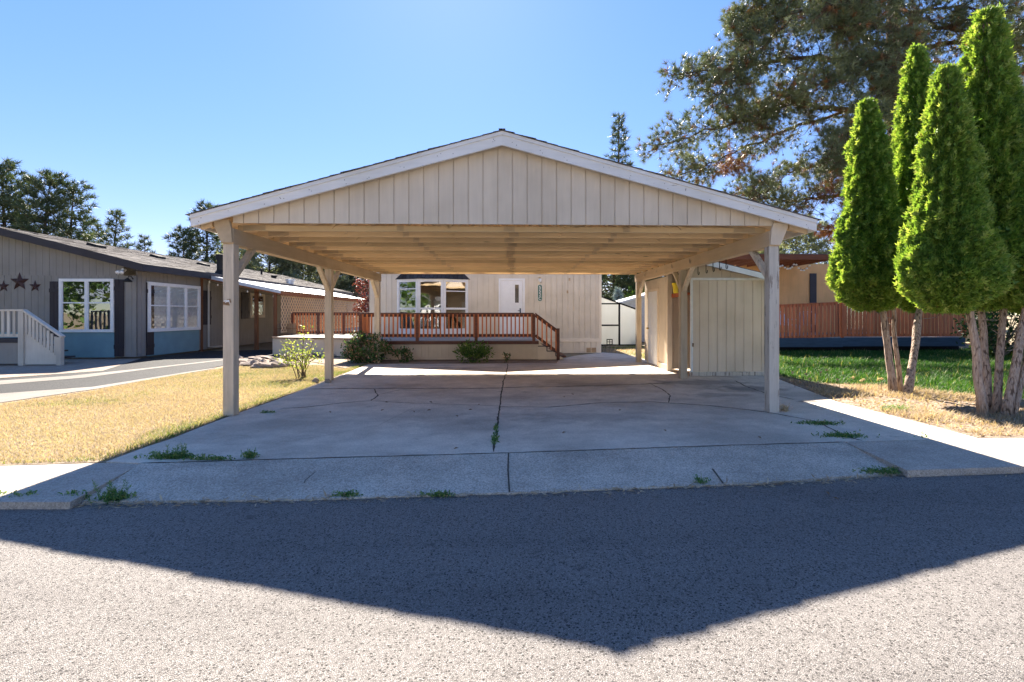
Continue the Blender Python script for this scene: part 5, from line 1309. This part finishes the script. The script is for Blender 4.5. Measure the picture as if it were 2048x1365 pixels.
    V = needles(P, A, .34, K, .0095, .75, q)
    base_t = np.where(dead, q.uniform(0, .09, len(P)), np.clip(q.normal(.55, .2, len(P)), .14, 1))
    np_mesh('crown', V, 3, L_['pine'], o, np.clip(np.repeat(base_t, K)+np.where(np.repeat(dead, K), 0, q.normal(0, .05, len(P)*K)), 0, 1))
    tr.build('trunk', M['limb'], o)
    np_mesh('twigs', sticks(np.array(TA), np.array(TB), RA, RB), 4, M['limb'], o)
    cm = MB()
    for c in cones[::2][:1500]: cm.lathe((c[0], c[1], c[2]-.06), [(.01, 0), (.042, .03), (.038, .07), (.012, .11)], 6)
    cm.build('cones', M['litter'], o)['kind'] = 'stuff'
    return len(P)
print('pine tufts', big_pine())

# ---- grass and weeds
def poly_sample(px, n, q):
    W = np.array([G(a, b)[:2] for a, b in px]); lo, hi = W.min(0), W.max(0); out = np.zeros((0, 2))
    while len(out) < n:
        c = q.uniform(lo, hi, (n*2, 2)); ins = np.zeros(len(c), bool); j = len(W)-1
        for i in range(len(W)):
            a, b = W[i], W[j]
            k = ((a[1] > c[:, 1]) != (b[1] > c[:, 1])) & (c[:, 0] < (b[0]-a[0])*(c[:, 1]-a[1])/(b[1]-a[1]+1e-12)+a[0]); ins ^= k; j = i
        out = np.concatenate([out, c[ins]])
    return out[:n]
def vnoise(P, s, seed):
    q = np.random.default_rng(seed); f = np.zeros(len(P))
    for k in range(6):
        a = q.uniform(0, 6.28); f += np.sin(P[:, 0]*s*math.cos(a)*(1+k*.6)+P[:, 1]*s*math.sin(a)*(1+k*.6)+q.uniform(0, 6.28))/(1+.5*k)
    return f/2.2
def blades(name, P2, z, hgt, w, lean, mat, tint, q, label=None, cat=None, kind='stuff'):
    n = len(P2); a = q.uniform(0, 6.283, n); ln = hgt*q.uniform(.45, 1.2, n)
    d = np.stack([np.cos(a), np.sin(a)], 1); s = np.stack([-np.sin(a), np.cos(a)], 1)*w
    le = (lean*q.uniform(.2, 1.3, n)*ln)[:, None]
    z0 = np.full((n, 1), z)
    A = np.concatenate([P2-s, z0], 1); B = np.concatenate([P2+s, z0], 1); C = np.concatenate([P2+d*le*.45+s*.6, z0+ln[:, None]*.6], 1); E = np.concatenate([P2+d*le*.45-s*.6, z0+ln[:, None]*.6], 1)
    T = np.concatenate([P2+d*le, z0+ln[:, None]], 1)
    V = np.concatenate([np.stack([A, B, C, E], 1).reshape(-1, 3), np.stack([E, C, T, T+[0, 0, 1e-4]], 1).reshape(-1, 3)])
    o = np_mesh(name, V, 4, mat, None, np.concatenate([tint, tint]))
    if kind: o['kind'] = kind
    if label: o['label'] = label
    if cat: o['category'] = cat
    return o
q = np.random.default_rng(5)
lp = [(-330, 928), (0, 928), (212, 921)]+[(a-3, b-1) for a, b in slabL[1:]]+[(690, 738), (640, 731), (560, 733), (470, 731), (420, 741), (300, 760), (190, 782), (0, 809), (-330, 850)]
P2 = poly_sample(lp, 210000, q)
ed = np.array([G(a, b)[:2] for a, b in [(-400, 932), (0, 930), (212, 924)]+slabL[1:]])
def dist_poly(P, E):
    D = np.full(len(P), 1e9)
    for a, b in zip(E, E[1:]):
        t = np.clip(((P-a)@(b-a))/((b-a)@(b-a)), 0, 1)[:, None]; D = np.minimum(D, np.linalg.norm(P-(a+t*(b-a)), axis=1))
    return D
dg = dist_poly(P2, ed); gx = np.array(G(640, 750)[:2]); dd = np.linalg.norm((P2-gx)*[.7, 1], axis=1)
green = np.clip(1-dg/(.32+.35*np.clip(vnoise(P2, 1.7, 3), -.6, 1)), 0, 1)+np.clip(1.1-dd/2.6, 0, 1)*(.55+.5*vnoise(P2, 1.3, 8))+np.clip(vnoise(P2, .9, 4)-.72, 0, .4)
tint = np.where(q.uniform(0, 1, len(P2)) < np.clip(green*(.9+.6*vnoise(P2, 3.1, 21)), 0, 1)*.85, q.uniform(.66, 1, len(P2)), np.clip(q.normal(.32, .13, len(P2))+.1*vnoise(P2, .8, 14), 0, .6))
blades('dry_grass', P2, -.006, np.where(tint > .62, .042, .034)*(1+.3*vnoise(P2, 2.2, 6)), .0026, 1.3, L_['dryblade'], tint, q, 'straw coloured mown lawn with green edges', 'grass')
rp = [(1556, 752), (1640, 766), (1780, 773), (1900, 788), (2048, 798), (2500, 828), (2500, 702), (1556, 699.5)]
P2 = poly_sample(rp, 130000, q)
tint = np.clip(q.normal(.42, .24, len(P2))+.18*vnoise(P2, .9, 9), 0, .95); dry = q.uniform(0, 1, len(P2)) < .012; tint[dry] = 1
blades('green_grass', P2, -.004, .10*(1+.35*vnoise(P2, 1.2, 10))*np.where(dry, 1.5, 1), .006, .8, L_['greenblade'], tint, q, 'long shaded green grass below the red deck', 'grass')
P2 = poly_sample([(1206, 704), (1250, 708), (1300, 721), (1420, 735), (1420, 692), (1206, 692)], 14000, q)
blades('back_grass', P2, -.007, np.full(len(P2), .05), .006, .9, L_['dryblade'], np.where(vnoise(P2, 1.1, 3) > -.1, q.uniform(.55, .95, len(P2)), q.uniform(.1, .5, len(P2))), q, 'patchy grass in front of the greenhouse', 'grass')
dp = [(1556, 755), (1640, 766), (1780, 773), (1900, 788), (2048, 798), (2400, 825), (2500, 869), (1960, 874), (1885, 856), (1803, 835), (1736, 818), (1674, 802), (1610, 777)]
P2 = poly_sample(dp, 20000, q); k = vnoise(P2, 2.3, 12); P2 = P2[k > -.35*q.uniform(-1, 1, len(k))]
blades('dry_weeds', P2, 0, .08*(1+.4*vnoise(P2, 2, 13)), .0035, 1.7, L_['straw'], np.clip(q.normal(.55, .22, len(P2)), 0, 1), q, 'matted dry weeds in the dirt bed under the cedars', 'weeds')
# litter flakes on the bed
P2 = poly_sample(dp, 5200, q); P3 = np.concatenate([P2, np.full((len(P2), 1), .006)], 1)
D = q.normal(size=P3.shape)*[1, 1, .25]
o = np_mesh('leaf_litter', leafs(P3, D, q.normal(size=P3.shape)*.4+[0, 0, 1], .05, .03, q), 4, L_['straw'], None, np.clip(q.normal(.35, .25, len(P3)), 0, 1)); props(o, 'dead leaf scraps on the dirt bed under the cedars', 'leaf litter', None, 'stuff')
# curb side scraps and straw along the road edge
q2 = np.random.default_rng(8); L = []
for a, b in zip(edge, edge[1:]):
    k = int(np.linalg.norm(np.array(b)-np.array(a))*150)
    for i in range(k):
        t = q2.uniform(); L.append([a[0]+(b[0]-a[0])*t, a[1]+(b[1]-a[1])*t-abs(q2.normal())*.045+.025, RZ+.004+abs(q2.normal())*.006])
L = np.array(L); D = q2.normal(size=L.shape)*[1, .5, .12]
o = np_mesh('curb_debris', leafs(L, D, q2.normal(size=L.shape)*.3+[0, 0, 1], .06, .011, q2, .6), 4, L_['straw'], None, np.clip(q2.normal(.5, .25, len(L)), 0, 1)); props(o, 'dry grass scraps swept along the road edge', 'debris', None, 'stuff')
def weed(px, py, wx, wy, n, hgt, label, seed, mat='weed', z=0., feathery=0, lo=0., hi=1., flat=False):
    q = np.random.default_rng(seed); p = G(px, py, z)
    o = thing('weed_clump', label, 'weed', p, 'weeds in the paving joints')
    X = np.stack([p[0]+q.normal(size=n)*wx, p[1]+q.normal(size=n)*wy, np.full(n, z)], 1)
    A = nz(np.stack([q.normal(size=n)*.5, q.normal(size=n)*.5, np.full(n, .25 if flat else 1.)], 1)); l = hgt*q.uniform(.4, 1.1, n)
    V = leafs(X, A, q.normal(size=X.shape)+.01, l[:, None], .008, q, .2); tn = q.uniform(lo, hi, n)
    np_mesh('blades', V, 4, L_[mat], o, tn)
    k = n*3; i = q.integers(0, n, k); t = q.uniform(.1, 1, (k, 1)); B = X[i]+A[i]*l[i][:, None]*t+q.normal(size=(k, 3))*.008
    np_mesh('leaves', leafs(B, q.normal(size=(k, 3))+[0, 0, .3], q.normal(size=(k, 3))+[0, 0, 1], .026, .012, q), 4, L_[mat], o, q.uniform(lo, hi, k))
    if feathery:
        X2 = X[:feathery]; tip = X2+np.stack([q.normal(size=feathery)*.03, q.normal(size=feathery)*.03, hgt*q.uniform(1.2, 2.2, feathery)], 1)
        np_mesh('stalks', sticks(X2, tip, np.full(feathery, .0022), np.full(feathery, .001)), 4, L_[mat], o, np.full(feathery*3, .6))
        k = feathery*26; i = q.integers(0, feathery, k); t = q.uniform(.35, 1.02, (k, 1)); B = X2[i]*(1-t)+tip[i]*t
        props(np_mesh('seed_heads', leafs(B, q.normal(size=(k, 3))+[0, 0, .8], q.normal(size=(k, 3)), .03, .004, q), 4, L_[mat], o, q.uniform(.3, .9, k)), kind='stuff')
weed(350, 917, .13, .022, 260, .06, 'long low strip of feathery green weeds in the joint left of the driveway', 1, feathery=16)
weed(420, 920, .10, .014, 90, .03, 'thin creeping weeds just right of the long feathery strip', 2)
weed(500, 916, .030, .02, 70, .075, 'small upright weed tuft alone in the left half of the driveway joint', 3)
weed(228, 1000, .055, .03, 150, .07, 'feathery green weed at the foot of the left curb', 4, feathery=10, z=-.05)
weed(150, 1000, .05, .025, 110, .06, 'broad green weed at the left curb beside the feathery one', 5, z=-.05)
weed(50, 1002, .05, .025, 110, .06, 'green weed clump at the curb nearest the left edge of the photo', 6, z=-.05)
weed(5, 1000, .06, .025, 110, .06, 'yellowish weed clump cut by the left edge of the photo', 7, z=-.05, lo=.5)
weed(1571, 824, .022, .02, 50, .14, 'pale dry grass tuft at the foot of the front right post', 8, 'straw', lo=.3)
weed(1640, 848, .13, .05, 200, .035, 'flat green mat in the crack right of the front post', 9, flat=True)
weed(1692, 873, .12, .045, 240, .045, 'flat green mat where the sidewalk meets the right driveway joint', 10, flat=True)
weed(1790, 822, .10, .04, 160, .10, 'soft grass tuft at the dirt bed edge below the first cedars', 11, 'weed', lo=.5)
weed(1853, 838, .05, .04, 70, .10, 'sparse yellow grass tuft by the dirt bed corner', 12, 'straw', lo=.4)
weed(1845, 876, .02, .012, 8, .09, 'thin wiry weed growing from the sunny right sidewalk joint', 13, 'weed')
weed(1400, 966, .02, .015, 26, .07, 'small green sprig at the road edge right of the apron crack', 14, z=-.045)
weed(1770, 945, .12, .03, 180, .05, 'low green weeds against the right curb end', 15, z=-.05, flat=True)
weed(875, 992, .07, .012, 60, .03, 'thin green weeds at the road edge below the left slab', 16, z=-.05)
weed(697, 993, .05, .014, 50, .04, 'small green weeds at the road edge left of the apron joint', 17, z=-.05)
weed(990, 880, .012, .10, 90, .025, 'green weeds filling the lower end of the centre joint', 18)
weed(992, 858, .010, .10, 50, .022, 'green weeds higher up in the centre joint', 19)
weed(1664, 792, .10, .06, 60, .09, 'dry tuft beside the right edge of the driveway slab', 20, 'straw', lo=.3)
weed(1660, 780, .08, .05, 80, .13, 'greyish grass tuft under the seed heads by the shed', 21, 'straw', lo=.4)
weed(535, 826, .05, .016, 40, .022, 'scrap of green weed on the slab beside the front left post', 22)
weed(690, 706, .1, .05, 30, .3, 'leafless wiry plant by the landing wall left of the large bush', 23, 'hedge')
# dandelion seed heads
for i, (px, py, hp) in enumerate([(1590, 775, 30), (1615, 772, 24), (1623, 778, 20), (1642, 776, 32), (1658, 774, 34), (1680, 779, 20), (1708, 772, 17), (1730, 775, 16), (1757, 778, 20), (1763, 783, 26), (1578, 768, 8), (1635, 782, 17), (1720, 781, 20)]):
    p = G(px, py); hh = hp/F*p[1]
    o = thing('dandelion', 'dry dandelion stalk with a pale round seed head beside the shed', 'dandelion', p, 'dandelion seed heads')
    a = MB(); tx = R.uniform(-.05, .05); a.tube([p, (p[0]+tx*.3, p[1], hh*.6), (p[0]+tx, p[1], hh)], [.004, .0035, .003], 5); a.build('stalk', M['twig'], o)
    P, D = bush_pts(60, (p[0]+tx, p[1], hh), (.022, .022, .022), rng, .9)
    np_mesh('seed_head', leafs(P-D*.018, D, rng.normal(size=P.shape), .026, .009, rng), 4, L_['straw'], o, np.full(60, .9))
# stones round the flower bed
qs = random.Random(31)
for i in range(17):
    t = i/16; px = 478+t*112; py = 724+12*math.sin(math.pi*t*.95)+qs.uniform(-2, 2)
    if i > 12: px, py = 560+(i-12)*14, 722-qs.uniform(0, 8)
    p = G(px, py); s = qs.uniform(.14, .30)
    a = MB(); a.blob((p[0], p[1], .05), (s, s*.7, .085*qs.uniform(.8, 1.4)), i, 0, 2, .35); o = a.build('border_stone', M['rock'], org=p)
    props(o, 'flat brown field stone edging the dry flower bed behind the lawn', 'stone', 'stones edging the flower bed')
for i, (px, py, s) in enumerate([(506, 719, .2), (530, 717, .25), (548, 721, .16), (520, 722, .15), (655, 712, .1), (668, 714, .12), (682, 712, .1), (700, 714, .1), (632, 765, .07), (655, 766, .07)]):
    p = G(px, py); a = MB(); a.blob((p[0], p[1], .03), (s, s*.7, .06), i+40, 0, 2, .35); o = a.build('border_stone', M['rock'], org=p)
    props(o, 'small rough stone lying loose between the flower bed and the left carport posts', 'stone', 'loose stones near the flower bed')
# stray leaves on the slab
for i, (px, py) in enumerate([(765, 822), (773, 806), (828, 825), (858, 822), (862, 806), (914, 834), (941, 821), (958, 811), (660, 826), (1128, 795), (1145, 790), (1128, 867), (1240, 822), (912, 899), (1519, 877), (1330, 863), (1655, 975), (1672, 985)]):
    p = G(px, py); a = MB(); z = .006 if py < 900 else -.05
    s = R.uniform(.02, .04); r_ = R.uniform(0, 3); c_, s_ = math.cos(r_), math.sin(r_)
    a.add([(p[0]-s*c_, p[1]-s*s_, z), (p[0]+s*.4*s_, p[1]-s*.4*c_, z+.012), (p[0]+s*c_, p[1]+s*s_, z+.006), (p[0]-s*.4*s_, p[1]+s*.4*c_, z+.014)], [(0, 1, 2), (0, 2, 3)])
    o = a.build('dead_leaf', M['litter'], org=(p[0], p[1], z)); props(o, 'single curled dead leaf lying on the paving', 'leaf', 'dead leaves on the paving')

# ---- the far side of the street (mirrored in the window panes)
sh2 = thing('street_house', 'low pale house across the street behind the viewer', 'house', (-2, -20, 0))
q_ = MB(); q_.box(-12, 7, -28, -20, 0, 2.9); q_.build('wall', M['greywhite'], sh2)
q_ = MB(); q_.prism([(-12.5, -28.5, 2.9), (-12.5, -19.4, 2.9), (-12.5, -24, 4.3)], (20, 0, 0)); q_.build('roof', M['shingle'], sh2)
for x in (-8, 2): window(sh2, (x+1.6, -20+.002), (-1, 0), (0, 1), 1.6, .9, 2.2, [1, 1], None, .08, .06)
for i, (x, y, h_, r_) in enumerate([(-9.5, -12.5, 7, 2.6), (-16, -14, 8, 3.0), (9, -13, 7, 2.8), (18, -16, 10, 3.4), (-26, -18, 12, 4)]):
    leafy('street_tree', 'leafy green tree across the street behind the viewer', 'tree', (x, y, 0), (x, y, h_*.6), (r_, r_, h_*.42), 2600, .35, .22, L_['bush'], 90+i, .16, 18, .4, 'trees across the street', .03, .16)

for i, (x, y, h_, r_) in enumerate([(-21, 9, 7, 2.8), (-26, 5, 8, 3.2)]):
    leafy('street_tree', 'leafy green tree past the left edge of the photo, mirrored in the bay window', 'tree', (x, y, 0), (x, y, h_*.55), (r_, r_, h_*.45), 2600, .35, .22, L_['bush'], 95+i, .16, 18, .4, 'trees beyond the dry lawn', .03, .16)
